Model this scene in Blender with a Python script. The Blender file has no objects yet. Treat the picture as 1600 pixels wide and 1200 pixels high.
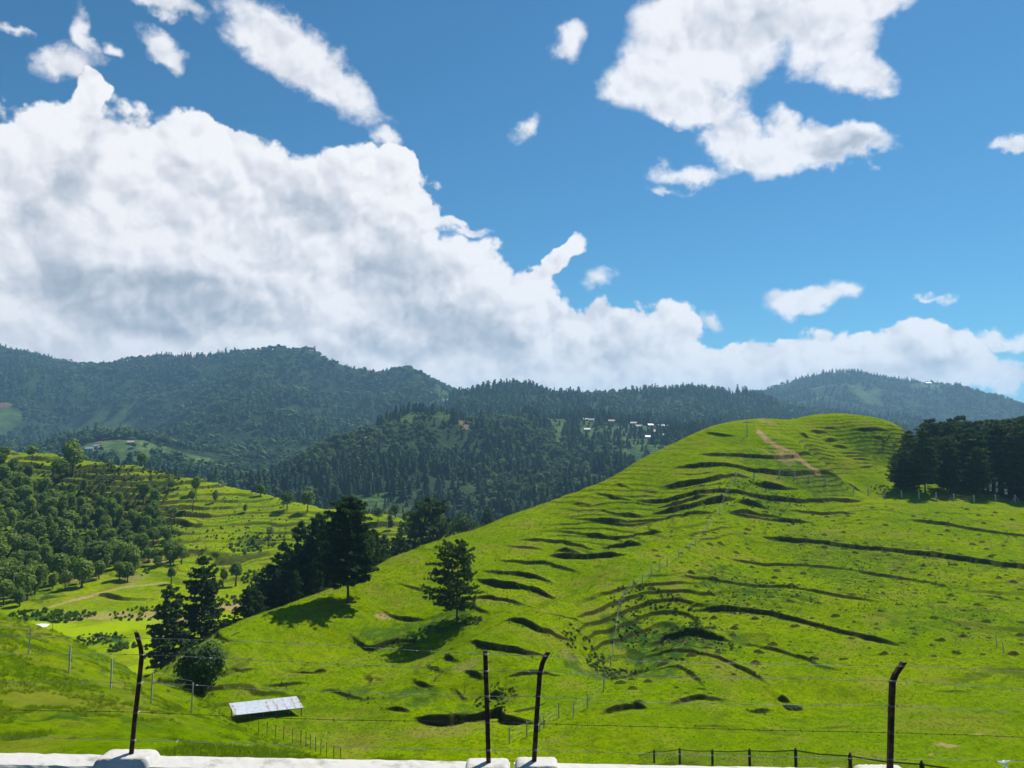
import bpy, math, random
import numpy as np
from math import radians, pi, sin, cos, tan
random.seed(7)
RNG = np.random.default_rng(11)
scene = bpy.context.scene
COL = scene.collection

# ------------------------------------------------------------------ camera
FPX = 1186.0                      # focal length in pixels of a 1600 px wide frame
HORIZON = 680.0
PITCH = math.atan((HORIZON - 600.0) / FPX)
cam_d = bpy.data.cameras.new("camera")
cam_d.sensor_width = 36.0
cam_d.lens = 36.0 * FPX / 1600.0
cam_d.clip_start = 0.1
cam_d.clip_end = 30000.0
cam = bpy.data.objects.new("camera", cam_d)
COL.objects.link(cam)
cam.location = (0, 0, 0)
cam.rotation_euler = (pi / 2 + PITCH, 0, 0)
scene.camera = cam
scene.render.engine = 'CYCLES'
scene.view_settings.view_transform = 'Standard'
scene.view_settings.look = 'None'
scene.view_settings.gamma = 1.0
scene.view_settings.exposure = 0.55
scene.view_settings.use_curve_mapping = False
scene.cycles.use_denoising = True
scene.cycles.use_adaptive_sampling = True
scene.cycles.adaptive_threshold = 0.02
scene.cycles.adaptive_min_samples = 12
scene.cycles.max_bounces = 5
scene.cycles.diffuse_bounces = 2
scene.cycles.glossy_bounces = 1
scene.cycles.transmission_bounces = 2
scene.cycles.transparent_max_bounces = 4
scene.cycles.volume_bounces = 0
scene.cycles.caustics_reflective = False
scene.cycles.caustics_refractive = False

SUN_AZ = radians(40.0)            # clockwise from the view direction
SUN_EL = radians(54.0)
sun_d = bpy.data.lights.new("sun", 'SUN')
sun_d.energy = 4.6
sun_d.angle = radians(0.55)
sun_d.color = (1.0, 0.955, 0.87)
sun = bpy.data.objects.new("sun", sun_d)
COL.objects.link(sun)
sun.location = (0, 0, 400)
sun.rotation_euler = (pi / 2 - SUN_EL, 0, -SUN_AZ + pi)

# pixel of the photograph (1600 x 1200) -> direction / point at forward distance Y
CP, SP = cos(PITCH), sin(PITCH)
def ray(px, py):
    a = (px - 800.0) / FPX
    b = -(py - 600.0) / FPX
    return np.array([a, CP - b * SP, SP + b * CP])
def P(px, py, Y):
    d = ray(px, py)
    return d * (Y / d[1])
def azel(px, py):
    d = ray(px, py)
    return math.atan2(d[0], d[1]), math.atan2(d[2], math.hypot(d[0], d[1]))

# ------------------------------------------------------------------ node helpers
class NT:
    def __init__(self, tree):
        self.t = tree; self.n = tree.nodes; self.l = tree.links
    def new(self, typ, **kw):
        n = self.n.new(typ)
        for k, v in kw.items(): setattr(n, k, v)
        return n
    def put(self, sock, v):
        if v is None: return
        if isinstance(v, bpy.types.NodeSocket): self.l.new(v, sock)
        else: sock.default_value = v
    def math(self, op, a, b=None, c=None, clamp=False):
        n = self.new('ShaderNodeMath', operation=op); n.use_clamp = clamp
        self.put(n.inputs[0], a); self.put(n.inputs[1], b); self.put(n.inputs[2], c)
        return n.outputs[0]
    def vmath(self, op, a, b=None):
        n = self.new('ShaderNodeVectorMath', operation=op)
        self.put(n.inputs[0], a)
        if op == 'SCALE': self.put(n.inputs[3], b)
        else: self.put(n.inputs[1], b)
        return n.outputs['Value'] if op in ('LENGTH', 'DOT_PRODUCT', 'DISTANCE') else n.outputs[0]
    def smooth(self, x, lo, hi, tmin=0.0, tmax=1.0):
        n = self.new('ShaderNodeMapRange', interpolation_type='SMOOTHSTEP')
        self.put(n.inputs[0], x); self.put(n.inputs[1], lo); self.put(n.inputs[2], hi)
        self.put(n.inputs[3], tmin); self.put(n.inputs[4], tmax)
        return n.outputs[0]
    def noise(self, vec, scale, detail=4.0, rough=0.5, lac=2.0, dist=0.0, col=False):
        n = self.new('ShaderNodeTexNoise')
        self.put(n.inputs['Vector'], vec)
        n.inputs['Scale'].default_value = scale; n.inputs['Detail'].default_value = detail
        n.inputs['Roughness'].default_value = rough; n.inputs['Lacunarity'].default_value = lac
        n.inputs['Distortion'].default_value = dist
        return n.outputs['Color'] if col else n.outputs['Fac']
    def mixc(self, f, a, b, mode='MIX'):
        n = self.new('ShaderNodeMix', data_type='RGBA', blend_type=mode)
        self.put(n.inputs[0], f); self.put(n.inputs[6], a); self.put(n.inputs[7], b)
        return n.outputs[2]
    def mixf(self, f, a, b):
        n = self.new('ShaderNodeMix', data_type='FLOAT')
        self.put(n.inputs[0], f); self.put(n.inputs[2], a); self.put(n.inputs[3], b)
        return n.outputs[0]
    def ramp(self, f, stops):
        n = self.new('ShaderNodeValToRGB'); cr = n.color_ramp
        while len(cr.elements) < len(stops): cr.elements.new(0.5)
        for e, (p, c) in zip(cr.elements, stops):
            e.position = p; e.color = (*c, 1.0) if len(c) == 3 else c
        self.put(n.inputs[0], f)
        return n.outputs[0]
    def mapping(self, v, loc=(0, 0, 0), rot=(0, 0, 0), sc=(1, 1, 1), typ='POINT'):
        n = self.new('ShaderNodeMapping', vector_type=typ)
        self.put(n.inputs[0], v)
        n.inputs['Location'].default_value = loc; n.inputs['Rotation'].default_value = rot
        n.inputs['Scale'].default_value = sc
        return n.outputs[0]

# ------------------------------------------------------------------ sky
SKY_STRENGTH = 0.10
world = bpy.data.worlds.new("World")
scene.world = world
world.use_nodes = True
def build_world():
    T = NT(world.node_tree); T.n.clear()
    out = T.new('ShaderNodeOutputWorld'); bg = T.new('ShaderNodeBackground')
    bg.inputs['Strength'].default_value = SKY_STRENGTH
    T.l.new(bg.outputs[0], out.inputs[0])
    sky = T.new('ShaderNodeTexSky', sky_type='NISHITA')
    sky.sun_disc = False
    sky.sun_elevation = SUN_EL
    sky.sun_rotation = SUN_AZ
    sky.altitude = 1500.0
    sky.air_density = 1.15; sky.dust_density = 0.35; sky.ozone_density = 2.2
    tc = T.new('ShaderNodeTexCoord').outputs['Generated']
    sep = T.new('ShaderNodeSeparateXYZ'); T.l.new(tc, sep.inputs[0])
    az = T.math('ARCTAN2', sep.outputs[0], sep.outputs[1])
    el = T.math('ARCSINE', sep.outputs[2])
    cmb = T.new('ShaderNodeCombineXYZ'); T.l.new(az, cmb.inputs[0]); T.l.new(el, cmb.inputs[1])
    p0 = cmb.outputs[0]
    # warp the coordinate so that the outlines billow
    w1 = T.vmath('SCALE', T.vmath('SUBTRACT', T.noise(tc, 9.0, 5, 0.55, col=True), (0.5, 0.5, 0.5)), 0.085)
    w2 = T.vmath('SCALE', T.vmath('SUBTRACT', T.noise(tc, 34.0, 4, 0.6, col=True), (0.5, 0.5, 0.5)), 0.028)
    p = T.vmath('ADD', p0, T.vmath('ADD', w1, w2))
    k = 1.0 / FPX
    def blobs(pc, lst):
        acc = None
        for (px, py, rx, ry, rot, wt) in lst:
            a, e = azel(px, py)
            ca = cos(a); ce = cos(e)
            m = T.mapping(pc, loc=(a, e, 0), rot=(0, 0, radians(-rot)), sc=(rx * k * ca * ca, ry * k * ca * ce, 1000.0), typ='TEXTURE')
            # value: wt at the centre, 0 on the rim, negative outside (limited so that small blobs stay local)
            v = T.math('MULTIPLY', T.math('SUBTRACT', 1.0, T.vmath('LENGTH', m)), wt)
            if acc is None: acc = v
            else:
                n = T.new('ShaderNodeMath', operation='SMOOTH_MAX')
                T.put(n.inputs[0], acc); T.put(n.inputs[1], v); n.inputs[2].default_value = 0.12
                acc = n.outputs[0]
        return acc
    cumulus = [
        (120, 330, 210, 150, 0, 1.0), (-60, 380, 200, 200, 0, 1.0), (300, 300, 170, 130, -10, 1.0),
        (122, 235, 42, 84, -6, .8), (124, 158, 30, 48, -4, .7), (340, 215, 90, 50, 10, .8), (60, 215, 80, 45, 0, .7),
        (420, 380, 170, 150, 0, 1.0), (200, 450, 300, 120, 0, 1.1), (560, 330, 110, 85, 0, .95),
        (610, 262, 42, 36, 0, .8), (645, 350, 40, 40, 0, .8), (560, 450, 180, 130, 0, 1.1),
        (740, 500, 150, 105, 25, 1.0), (700, 430, 60, 40, 20, .8), (840, 530, 130, 85, 20, 1.0), (990, 545, 110, 75, 0, .9),
        (900, 385, 26, 18, -55, .45), (872, 408, 40, 22, -35, .5), (835, 440, 50, 30, -20, .6), (965, 510, 60, 42, 0, .8),
        (600, 590, 420, 70, 0, 1.0), (1050, 590, 330, 60, 0, 1.0), (1200, 575, 260, 42, 0, .7),
        (100, 530, 330, 70, 0, .9), (425, 520, 150, 60, 0, 1.0), (1430, 545, 95, 52, 0, .9), (1500, 570, 120, 45, 0, .8), (1365, 560, 60, 35, 0, .7),
        (1300, 590, 260, 40, 0, .8),
    ]
    upper = [
        (1110, 60, 175, 105, 0, 1.0), (1010, 110, 85, 70, 0, .9), (1080, 165, 95, 42, 10, .8), (1240, 20, 170, 60, 0, 1.0),
        (1340, 20, 110, 30, -8, .6), (1345, 125, 75, 50, 15, .85), (1300, 70, 80, 60, 0, .7),
        (1140, 215, 60, 50, 0, .8), (1230, 200, 34, 34, -40, .6), (1215, 238, 140, 34, 5, .8), (1330, 232, 80, 34, 5, .75),
        (1080, 270, 60, 20, 5, .5), (1040, 292, 30, 8, 5, .3),
        (880, 55, 38, 34, -20, .55), (480, 92, 165, 58, 30, .9), (430, 45, 105, 52, 14, .8), (270, 78, 38, 24, 20, .5),
        (240, 8, 110, 26, 0, .7), (130, 60, 30, 36, -30, .55), (90, 105, 75, 30, -25, .6), (180, 82, 22, 12, 0, .35),
        (608, 220, 26, 16, 10, .42), (705, 368, 60, 7, 4, .35), (820, 205, 32, 16, -40, .32), (20, 50, 26, 9, 0, .3),
        (945, 435, 30, 18, -10, .42), (1265, 470, 75, 24, -10, .6), (1310, 455, 28, 26, -30, .55), (1110, 500, 26, 18, 10, .42),
        (1440, 457, 60, 7, -3, .34), (1600, 225, 45, 12, -10, .4), (1580, 522, 90, 18, -6, .6), (1360, 5, 26, 6, 0, .3),
    ]
    cov = blobs(p, cumulus); up = blobs(p, upper)
    fb = T.noise(T.mapping(tc, sc=(1, 1, 1.5)), 13.0, 9, 0.60)
    fbs = T.math('SUBTRACT', fb, 0.5)
    def puffs(vec):
        v = T.new('ShaderNodeTexVoronoi', feature='F1'); v.normalize = True
        T.put(v.inputs['Vector'], vec)
        v.inputs['Scale'].default_value = 19.0; v.inputs['Detail'].default_value = 3.0
        v.inputs['Roughness'].default_value = 0.5
        return v.outputs['Distance']
    wtc = T.vmath('ADD', tc, T.vmath('SCALE', T.vmath('SUBTRACT', T.noise(tc, 20.0, 3, 0.5, col=True), (0.5, 0.5, 0.5)), 0.035))
    pf = puffs(wtc)
    pfb = puffs(T.vmath('ADD', wtc, (0.007, 0.0, 0.012)))
    # the sky outside the picture carries the same fair-weather cumulus
    aabs = T.math('ABSOLUTE', az)
    outside = T.math('MAXIMUM', T.smooth(aabs, 0.66, 0.85), T.smooth(el, 0.58, 0.75))
    fair = T.math('SUBTRACT', T.noise(T.mapping(tc, sc=(1, 1, 2.2)), 2.6, 6, 0.55), 0.56)
    fair = T.math('MULTIPLY', fair, 2.6)
    fair = T.math('ADD', fair, T.math('MULTIPLY', T.math('SUBTRACT', outside, 1.0), 2.0))
    d_c = T.math('ADD', T.math('ADD', cov, T.math('MULTIPLY', fbs, 0.55)), T.math('MULTIPLY', T.math('SUBTRACT', 0.34, pf), 1.0))
    d_u = T.math('ADD', up, T.math('MULTIPLY', fbs, 1.05))
    d_o = fair
    a_c = T.smooth(d_c, -0.02, 0.12)
    a_u = T.math('MULTIPLY', T.smooth(d_u, -0.02, 0.34), 0.93)
    a_o = T.smooth(d_o, 0.0, 0.4)
    alpha = T.math('MAXIMUM', a_c, T.math('MAXIMUM', a_u, a_o))
    # light and shade inside the clouds: billows turned to the sun are brighter
    sd = Vs(SUN_AZ, SUN_EL)
    off = T.vmath('ADD', tc, (0.020, 0.0, 0.030))
    nA = T.noise(tc, 7.0, 6, 0.55); nB = T.noise(off, 7.0, 6, 0.55)
    relief = T.math('SUBTRACT', nA, nB)
    off2 = T.vmath('ADD', tc, (0.006, 0.0, 0.009))
    rel2 = T.math('SUBTRACT', T.noise(tc, 26.0, 4, 0.55), T.noise(off2, 26.0, 4, 0.55))
    grey = [(250, 470, 290, 75, 4, 1.0), (620, 430, 120, 70, 20, .7), (720, 520, 170, 60, 15, .7), (110, 260, 40, 90, 0, .5),
            (480, 320, 130, 60, 30, .55), (60, 330, 90, 40, -30, .4), (620, 545, 200, 36, 0, .6), (950, 560, 120, 40, 0, .4),
            (1200, 40, 170, 60, 0, .4), (1450, 575, 110, 30, 0, .5), (1330, 240, 80, 22, 0, .6), (330, 300, 90, 40, 0, .35)]
    g = T.math('MAXIMUM', blobs(p, grey), 0.0)
    g = T.smooth(g, 0.0, 0.55)
    # the base of a thick cloud lets less light through
    thick = T.smooth(d_c, 0.15, 0.95)
    lum = T.math('SUBTRACT', 0.955, T.math('MULTIPLY', g, 0.29))
    lum = T.math('SUBTRACT', lum, T.math('MULTIPLY', thick, 0.05))
    lum = T.math('ADD', lum, T.math('MULTIPLY', relief, 0.48))
    lum = T.math('ADD', lum, T.math('MULTIPLY', rel2, 0.22))
    lum = T.math('ADD', lum, T.math('MULTIPLY', T.math('SUBTRACT', pfb, pf), 1.0))
    lum = T.math('MINIMUM', T.math('MAXIMUM', lum, 0.42), 1.02)
    ccol = T.ramp(lum, [(0.40, (0.30, 0.36, 0.43)), (0.62, (0.50, 0.545, 0.62)), (0.82, (0.75, 0.76, 0.81)), (0.98, (0.97, 0.96, 0.98))])
    gain = T.math('MULTIPLY', 1.0, 6.9)
    ccol = T.vmath('SCALE', ccol, gain)
    skyc = T.vmath('MULTIPLY', sky.outputs[0], (0.20, 0.505, 0.63))
    fin = T.mixc(alpha, skyc, ccol)
    T.l.new(fin, bg.inputs[0])
    # far outside the picture the same fair-weather clouds, written more cheaply
    bg2 = T.new('ShaderNodeBackground'); bg2.inputs['Strength'].default_value = SKY_STRENGTH
    T.l.new(T.mixc(a_o, skyc, (6.2, 6.25, 6.5, 1.0)), bg2.inputs[0])
    far = T.math('GREATER_THAN', outside, 0.999)
    mx = T.new('ShaderNodeMixShader')
    T.l.new(far, mx.inputs[0]); T.l.new(bg.outputs[0], mx.inputs[1]); T.l.new(bg2.outputs[0], mx.inputs[2])
    T.l.new(mx.outputs[0], out.inputs[0])
def Vs(az, el): return (sin(az) * cos(el), cos(az) * cos(el), sin(el))
build_world()
world.cycles.sampling_method = 'NONE'

# ------------------------------------------------------------------ value noise (numpy) for relief
def _hash(ix, iy, seed):
    n = (ix.astype(np.int64) * 374761393 + iy.astype(np.int64) * 668265263 + seed * 1442695041) & 0xffffffff
    n = ((n ^ (n >> 13)) * 1274126177) & 0xffffffff
    return ((n ^ (n >> 16)) & 0xffff) / 65535.0
def vnoise(x, y, seed=0):
    x0 = np.floor(x); y0 = np.floor(y); fx = x - x0; fy = y - y0
    fx = fx * fx * fx * (fx * (fx * 6 - 15) + 10); fy = fy * fy * fy * (fy * (fy * 6 - 15) + 10)
    x0 = x0.astype(np.int64); y0 = y0.astype(np.int64)
    a = _hash(x0, y0, seed); b = _hash(x0 + 1, y0, seed); c = _hash(x0, y0 + 1, seed); d = _hash(x0 + 1, y0 + 1, seed)
    return (a + (b - a) * fx) * (1 - fy) + (c + (d - c) * fx) * fy - 0.5
def fbm(x, y, scale, octv=4, seed=0, gain=0.5):
    out = np.zeros_like(np.asarray(x, dtype=float)); amp = 1.0; s = 1.0 / scale
    for o in range(octv):
        out = out + amp * vnoise(x * s + 17.3 * o, y * s - 9.1 * o, seed + o); s *= 2.03; amp *= gain
    return out

# ------------------------------------------------------------------ smooth hill surfaces (thin plate splines over the plan)
KR = 0.75
class Spline:
    """height over the ground plan from measured spots; works on elevation = z / distance"""
    def __init__(self, pts, extra=(), lam=1e-5):
        W = [P(*p) for p in pts] + [np.array(e, float) for e in extra]
        W = np.array(W)
        r = np.hypot(W[:, 0], W[:, 1])
        self.u = np.arctan2(W[:, 0], W[:, 1]); self.v = KR * np.log(r)
        e = W[:, 2] / r
        n = len(W)
        A = np.zeros((n + 3, n + 3))
        A[:n, :n] = self._k(self.u[:, None] - self.u[None], self.v[:, None] - self.v[None]) + lam * np.eye(n)
        A[:n, n] = 1; A[:n, n + 1] = self.u; A[:n, n + 2] = self.v
        A[n:, :n] = A[:n, n:].T
        b = np.zeros(n + 3); b[:n] = e
        self.w = np.linalg.solve(A, b)
    @staticmethod
    def _k(du, dv):
        q = du * du + dv * dv
        return 0.5 * q * np.log(q + 1e-12)
    def __call__(self, x, y):
        x = np.asarray(x, float); y = np.asarray(y, float); shp = x.shape
        x = x.ravel(); y = y.ravel()
        r = np.hypot(x, y); u = np.arctan2(x, y); v = KR * np.log(np.maximum(r, 1e-3))
        e = self.w[-3] + self.w[-2] * u + self.w[-1] * v
        for i in range(len(self.u)):
            e = e + self.w[i] * self._k(u - self.u[i], v - self.v[i])
        return (e * r).reshape(shp)

def behind(crest, f1=1.13, d1=10, f2=1.45, d2=45):
    out = []
    for (px, py, Y) in crest:
        c = P(px, py, Y)
        for f, d in ((f1, d1), (f2, d2)): out.append((c[0] * f, c[1] * f, c[2] - d))
    return out

# near bank that drops away from the parapet, and its left shoulder
fg_crest = [(-250, 915, 68), (-120, 935, 66), (0, 961, 64), (60, 984, 62), (100, 1000, 61), (200, 1047, 56), (300, 1101, 50), (350, 1125, 48), (372, 1143, 46), (402, 1161, 44), (450, 1181, 41), (485, 1194, 39), (530, 1206, 36)]
fg_pts = fg_crest + [(px_, py_ + 14, Y_ * .84) for px_, py_, Y_ in fg_crest[1:-1]] + [(px_, py_ + 26 + (.06 * (1100 - py_) if py_ < 1100 else -10), Y_ * .66) for px_, py_, Y_ in fg_crest[1:-4:2]]
fg_pts += [(-200, 1170, 13), (0, 1170, 13), (200, 1174, 12.5), (400, 1196, 13.5), (550, 1216, 14), (700, 1222, 14), (480, 1204, 20), (570, 1218, 22), (0, 1110, 22), (200, 1128, 22), (350, 1160, 22), (440, 1190, 25),
    (640, 1215, 30), (800, 1222, 28), (1060, 1198, 58), (1000, 1200, 64), (1240, 1207, 42), (1440, 1245, 27), (1600, 1262, 22), (1900, 1280, 18)]
fg_x = behind(fg_crest, 1.15, 5, 1.6, 22)
fg_x += [(x, 7.6, -3.75) for x in (-9, -6, -3, 0, 3, 6, 9, 12)] + [(x, 12, z) for x, z in ((0, -6.6), (4, -7.2), (8, -7.0))]
fg_x += [(20, 72, -33), (35, 62, -31), (48, 58, -33), (0, 50, -26), (-4, 42, -22), (15, 95, -46), (60, 80, -45), (0, 90, -46), (70, 45, -34)]
S_fg = Spline(fg_pts, fg_x)

main_crest = [(245, 1057, 100), (280, 1027, 106), (340, 991, 115), (400, 966, 125), (440, 951, 130), (500, 926, 138), (600, 881, 155), (700, 841, 170), (800, 801, 185), (900, 766, 198), (1000, 718, 215), (1060, 691, 222), (1110, 668, 227), (1165, 656, 230), (1200, 653, 236), (1300, 652, 242), (1370, 656, 240), (1410, 672, 236)]
main_pts = main_crest + [(1445, 722, 226), (1400, 768, 197), (1440, 775, 195), (1500, 780, 195), (1600, 785, 195), (1750, 788, 195), (1900, 790, 195),
    (1500, 770, 245), (1600, 772, 245), (1800, 778, 245),
    (1180, 700, 208), (1230, 735, 198), (1250, 690, 221), (1300, 728, 211), (1370, 764, 199), (1320, 700, 229), (1380, 730, 219), (1190, 668, 222),
    (1100, 760, 186), (1200, 762, 190), (1300, 772, 193), (1100, 820, 165), (1300, 820, 172), (1500, 820, 173), (1600, 830, 169), (1750, 835, 168), (1000, 860, 150), (1200, 880, 147), (1400, 880, 148), (1600, 900, 138), (1800, 905, 137),
    (1200, 960, 120), (1400, 960, 118), (1600, 980, 112), (1100, 1020, 102), (1300, 1040, 98), (1500, 1050, 95), (1000, 1080, 89), (1200, 1100, 84), (1400, 1100, 84), (1600, 1110, 82), (1800, 1110, 82),
    (800, 1150, 76), (1000, 1150, 74), (1400, 1170, 72), (1600, 1180, 70), (600, 1180, 72), (1000, 1198, 65), (1400, 1200, 65), (450, 1180, 74), (800, 1200, 65), (1750, 1190, 68),
    (1000, 780, 180), (900, 830, 167), (800, 868, 152), (720, 900, 140), (650, 930, 133), (560, 968, 125), (480, 1000, 113), (400, 1030, 105), (330, 1060, 98),
    (1000, 890, 138), (930, 925, 124), (860, 945, 115), (780, 985, 105), (725, 1012, 100), (715, 974, 117), (800, 930, 129), (660, 1010, 110), (740, 950, 124), (600, 1050, 99), (500, 1060, 98), (500, 1120, 86), (700, 1100, 85), (850, 1030, 98), (950, 1000, 108), (1060, 960, 118), (400, 1110, 86), (330, 1110, 92)]
main_x = behind(main_crest[:16], 1.12, 9, 1.45, 55) + [P(200, 1090, 112) + [0, 0, -4], P(100, 1100, 125), P(-50, 1100, 135), P(-250, 1100, 130), (70, 330, -40), (160, 330, -45), (250, 330, -40), P(300, 1120, 88)]
S_main = Spline(main_pts, main_x)

left_crest = [(-250, 692, 400), (-100, 697, 388), (0, 701, 385), (60, 706, 380), (100, 715, 372), (200, 733, 360), (300, 753, 348), (400, 773, 335), (460, 787, 328), (520, 797, 320), (600, 812, 305), (680, 835, 290), (800, 870, 270)]
left_pts = left_crest + [(-200, 800, 300), (0, 760, 330), (0, 850, 265), (0, 920, 225), (100, 780, 320), (100, 860, 262), (100, 930, 215), (200, 800, 310), (200, 880, 250), (200, 915, 228), (300, 800, 312), (300, 860, 268), (300, 910, 232),
    (400, 820, 300), (400, 880, 258), (400, 925, 222), (500, 850, 280), (500, 915, 228), (0, 960, 195), (100, 950, 205), (200, 950, 205), (250, 970, 190), (350, 957, 198), (100, 1000, 172), (200, 1020, 160), (240, 1040, 152), (0, 1000, 172), (-200, 1000, 172),
    (400, 1000, 172), (600, 960, 200), (300, 1060, 138), (150, 1080, 135), (-100, 1080, 135), (600, 870, 262), (700, 920, 230)]
S_left = Spline(left_pts, behind(left_crest, 1.12, 7, 1.5, 60))

mid_crest = [(400, 772, 740), (430, 750, 760), (480, 712, 800), (560, 680, 850), (600, 662, 880), (640, 650, 900), (690, 646, 930), (720, 652, 950)]
mid_pts = mid_crest + [(800, 658, 1050), (900, 662, 1120), (1000, 668, 1150), (1100, 674, 1150), (1200, 680, 1150), (1400, 690, 1150), (1700, 700, 1150), (500, 760, 650), (600, 760, 640), (700, 700, 800), (700, 760, 650), (700, 830, 520), (600, 820, 520), (800, 700, 820), (800, 780, 600),
    (900, 705, 850), (900, 760, 620), (1000, 702, 850), (1000, 740, 700), (480, 780, 600), (380, 790, 600), (300, 760, 620), (200, 750, 620), (0, 740, 620), (-200, 740, 620), (400, 840, 450), (600, 860, 430), (800, 860, 430), (1000, 860, 430), (1400, 800, 500), (200, 800, 460), (-200, 800, 460),
    (200, 765, 800), (0, 765, 800), (-200, 760, 800), (330, 778, 800)]
S_mid = Spline(mid_pts, behind(mid_crest, 1.12, 20, 1.5, 80) + [(200, 1500, -20), (500, 1500, -20), (-600, 1500, -110)])

fl_crest = [(-250, 552, 2700), (-150, 551, 2650), (0, 552, 2600), (40, 557, 2600), (100, 570, 2550), (150, 578, 2500), (200, 574, 2500), (250, 571, 2450), (300, 565, 2450), (350, 566, 2400), (400, 564, 2350), (440, 557, 2250), (490, 556, 2150), (520, 563, 2150), (545, 577, 2150), (600, 574, 2200), (630, 574, 2150), (660, 584, 2100), (700, 610, 2050), (760, 646, 2000), (850, 668, 2000)]
fl_pts = fl_crest + [(495, 562, 1950), (400, 618, 1700), (450, 638, 1600), (540, 640, 1750), (575, 600, 1950), (350, 618, 1700), (330, 645, 1500), (420, 662, 1350), (450, 700, 1150), (500, 702, 1150), (280, 672, 1500), (230, 650, 1750), (100, 642, 1800), (0, 640, 1700), (0, 700, 1250), (-200, 700, 1250), (100, 700, 1350), (190, 680, 1500), (560, 662, 1500), (620, 632, 1700),
    (60, 715, 980), (90, 702, 1000), (140, 676, 1080), (200, 675, 1100), (260, 692, 1080), (330, 714, 1040), (370, 733, 1000), (200, 700, 980), (120, 712, 940), (230, 725, 900), (300, 735, 900), (400, 760, 850), (100, 740, 820), (0, 740, 850), (-200, 740, 850), (140, 690, 1200), (210, 690, 1230), (300, 700, 1200), (600, 720, 1200), (800, 720, 1200)]
S_fl = Spline(fl_pts, behind(fl_crest, 1.15, 60, 1.6, 320))

fc_crest = [(560, 660, 1650), (640, 642, 1620), (700, 618, 1600), (740, 606, 1600), (800, 601, 1580), (850, 606, 1560), (900, 613, 1560), (930, 618, 1570), (960, 614, 1650), (1050, 616, 1700), (1100, 618, 1750), (1140, 624, 1800), (1200, 645, 1850), (1300, 668, 1900)]
fc_pts = fc_crest + [(620, 670, 1350), (700, 655, 1250), (800, 660, 1230), (900, 663, 1230), (1000, 668, 1230), (1100, 674, 1240), (1200, 680, 1250), (1400, 690, 1250), (1700, 695, 1250), (850, 640, 1370), (1000, 640, 1450), (1100, 645, 1450), (740, 632, 1400), (600, 735, 1050), (900, 720, 1000), (500, 700, 1400), (400, 720, 1400)]
S_fc = Spline(fc_pts, behind(fc_crest, 1.13, 40, 1.5, 170))

fr_crest = [(1000, 655, 2500), (1040, 636, 2560), (1080, 627, 2600), (1130, 621, 2600), (1165, 611, 2650), (1200, 604, 2700), (1240, 594, 2700), (1290, 584, 2750), (1330, 582, 2750), (1380, 589, 2750), (1420, 596, 2700), (1460, 602, 2700), (1500, 608, 2650), (1550, 617, 2600), (1600, 633, 2550), (1700, 655, 2500), (1900, 680, 2400)]
fr_pts = fr_crest + [(1000, 680, 1800), (1100, 672, 1700), (1200, 668, 1700), (1300, 672, 1650), (1400, 668, 1650), (1500, 680, 1600), (1700, 690, 1500), (1900, 700, 1500), (1240, 622, 2350), (1330, 618, 2350), (1420, 628, 2250), (1500, 635, 2300), (1180, 636, 2250), (1360, 645, 2000), (1550, 650, 2100)]
S_fr = Spline(fr_pts, behind(fr_crest, 1.15, 60, 1.6, 300))
ds_crest = [(1020, 640, 5400), (1050, 620, 5500), (1078, 606, 5500), (1105, 606, 5500), (1130, 612, 5500), (1160, 632, 5400)]
S_ds = Spline(ds_crest + [(1000, 660, 4500), (1090, 650, 4500), (1180, 660, 4500), (1090, 628, 5000)], behind(ds_crest, 1.15, 120, 1.5, 500))

# ------------------------------------------------------------------ carved details
def hit_fn(fn, px, py, y0, y1, n=900):
    d = ray(px, py)
    Y = np.exp(np.linspace(math.log(y0), math.log(y1), n)); s = Y / d[1]
    x = d[0] * s; y = d[1] * s; z = d[2] * s
    g = fn(x, y) - z
    idx = np.where(g > 0)[0]
    if len(idx) == 0:
        i = int(np.argmax(g))
    else:
        i = int(idx[0])
        if i > 0:
            t = g[i - 1] / (g[i - 1] - g[i]); Y0 = Y[i - 1] + t * (Y[i] - Y[i - 1])
            return d * (Y0 / d[1])
    return np.array([x[i], y[i], float(fn(np.array([x[i]]), np.array([y[i]]))[0])])

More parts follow.
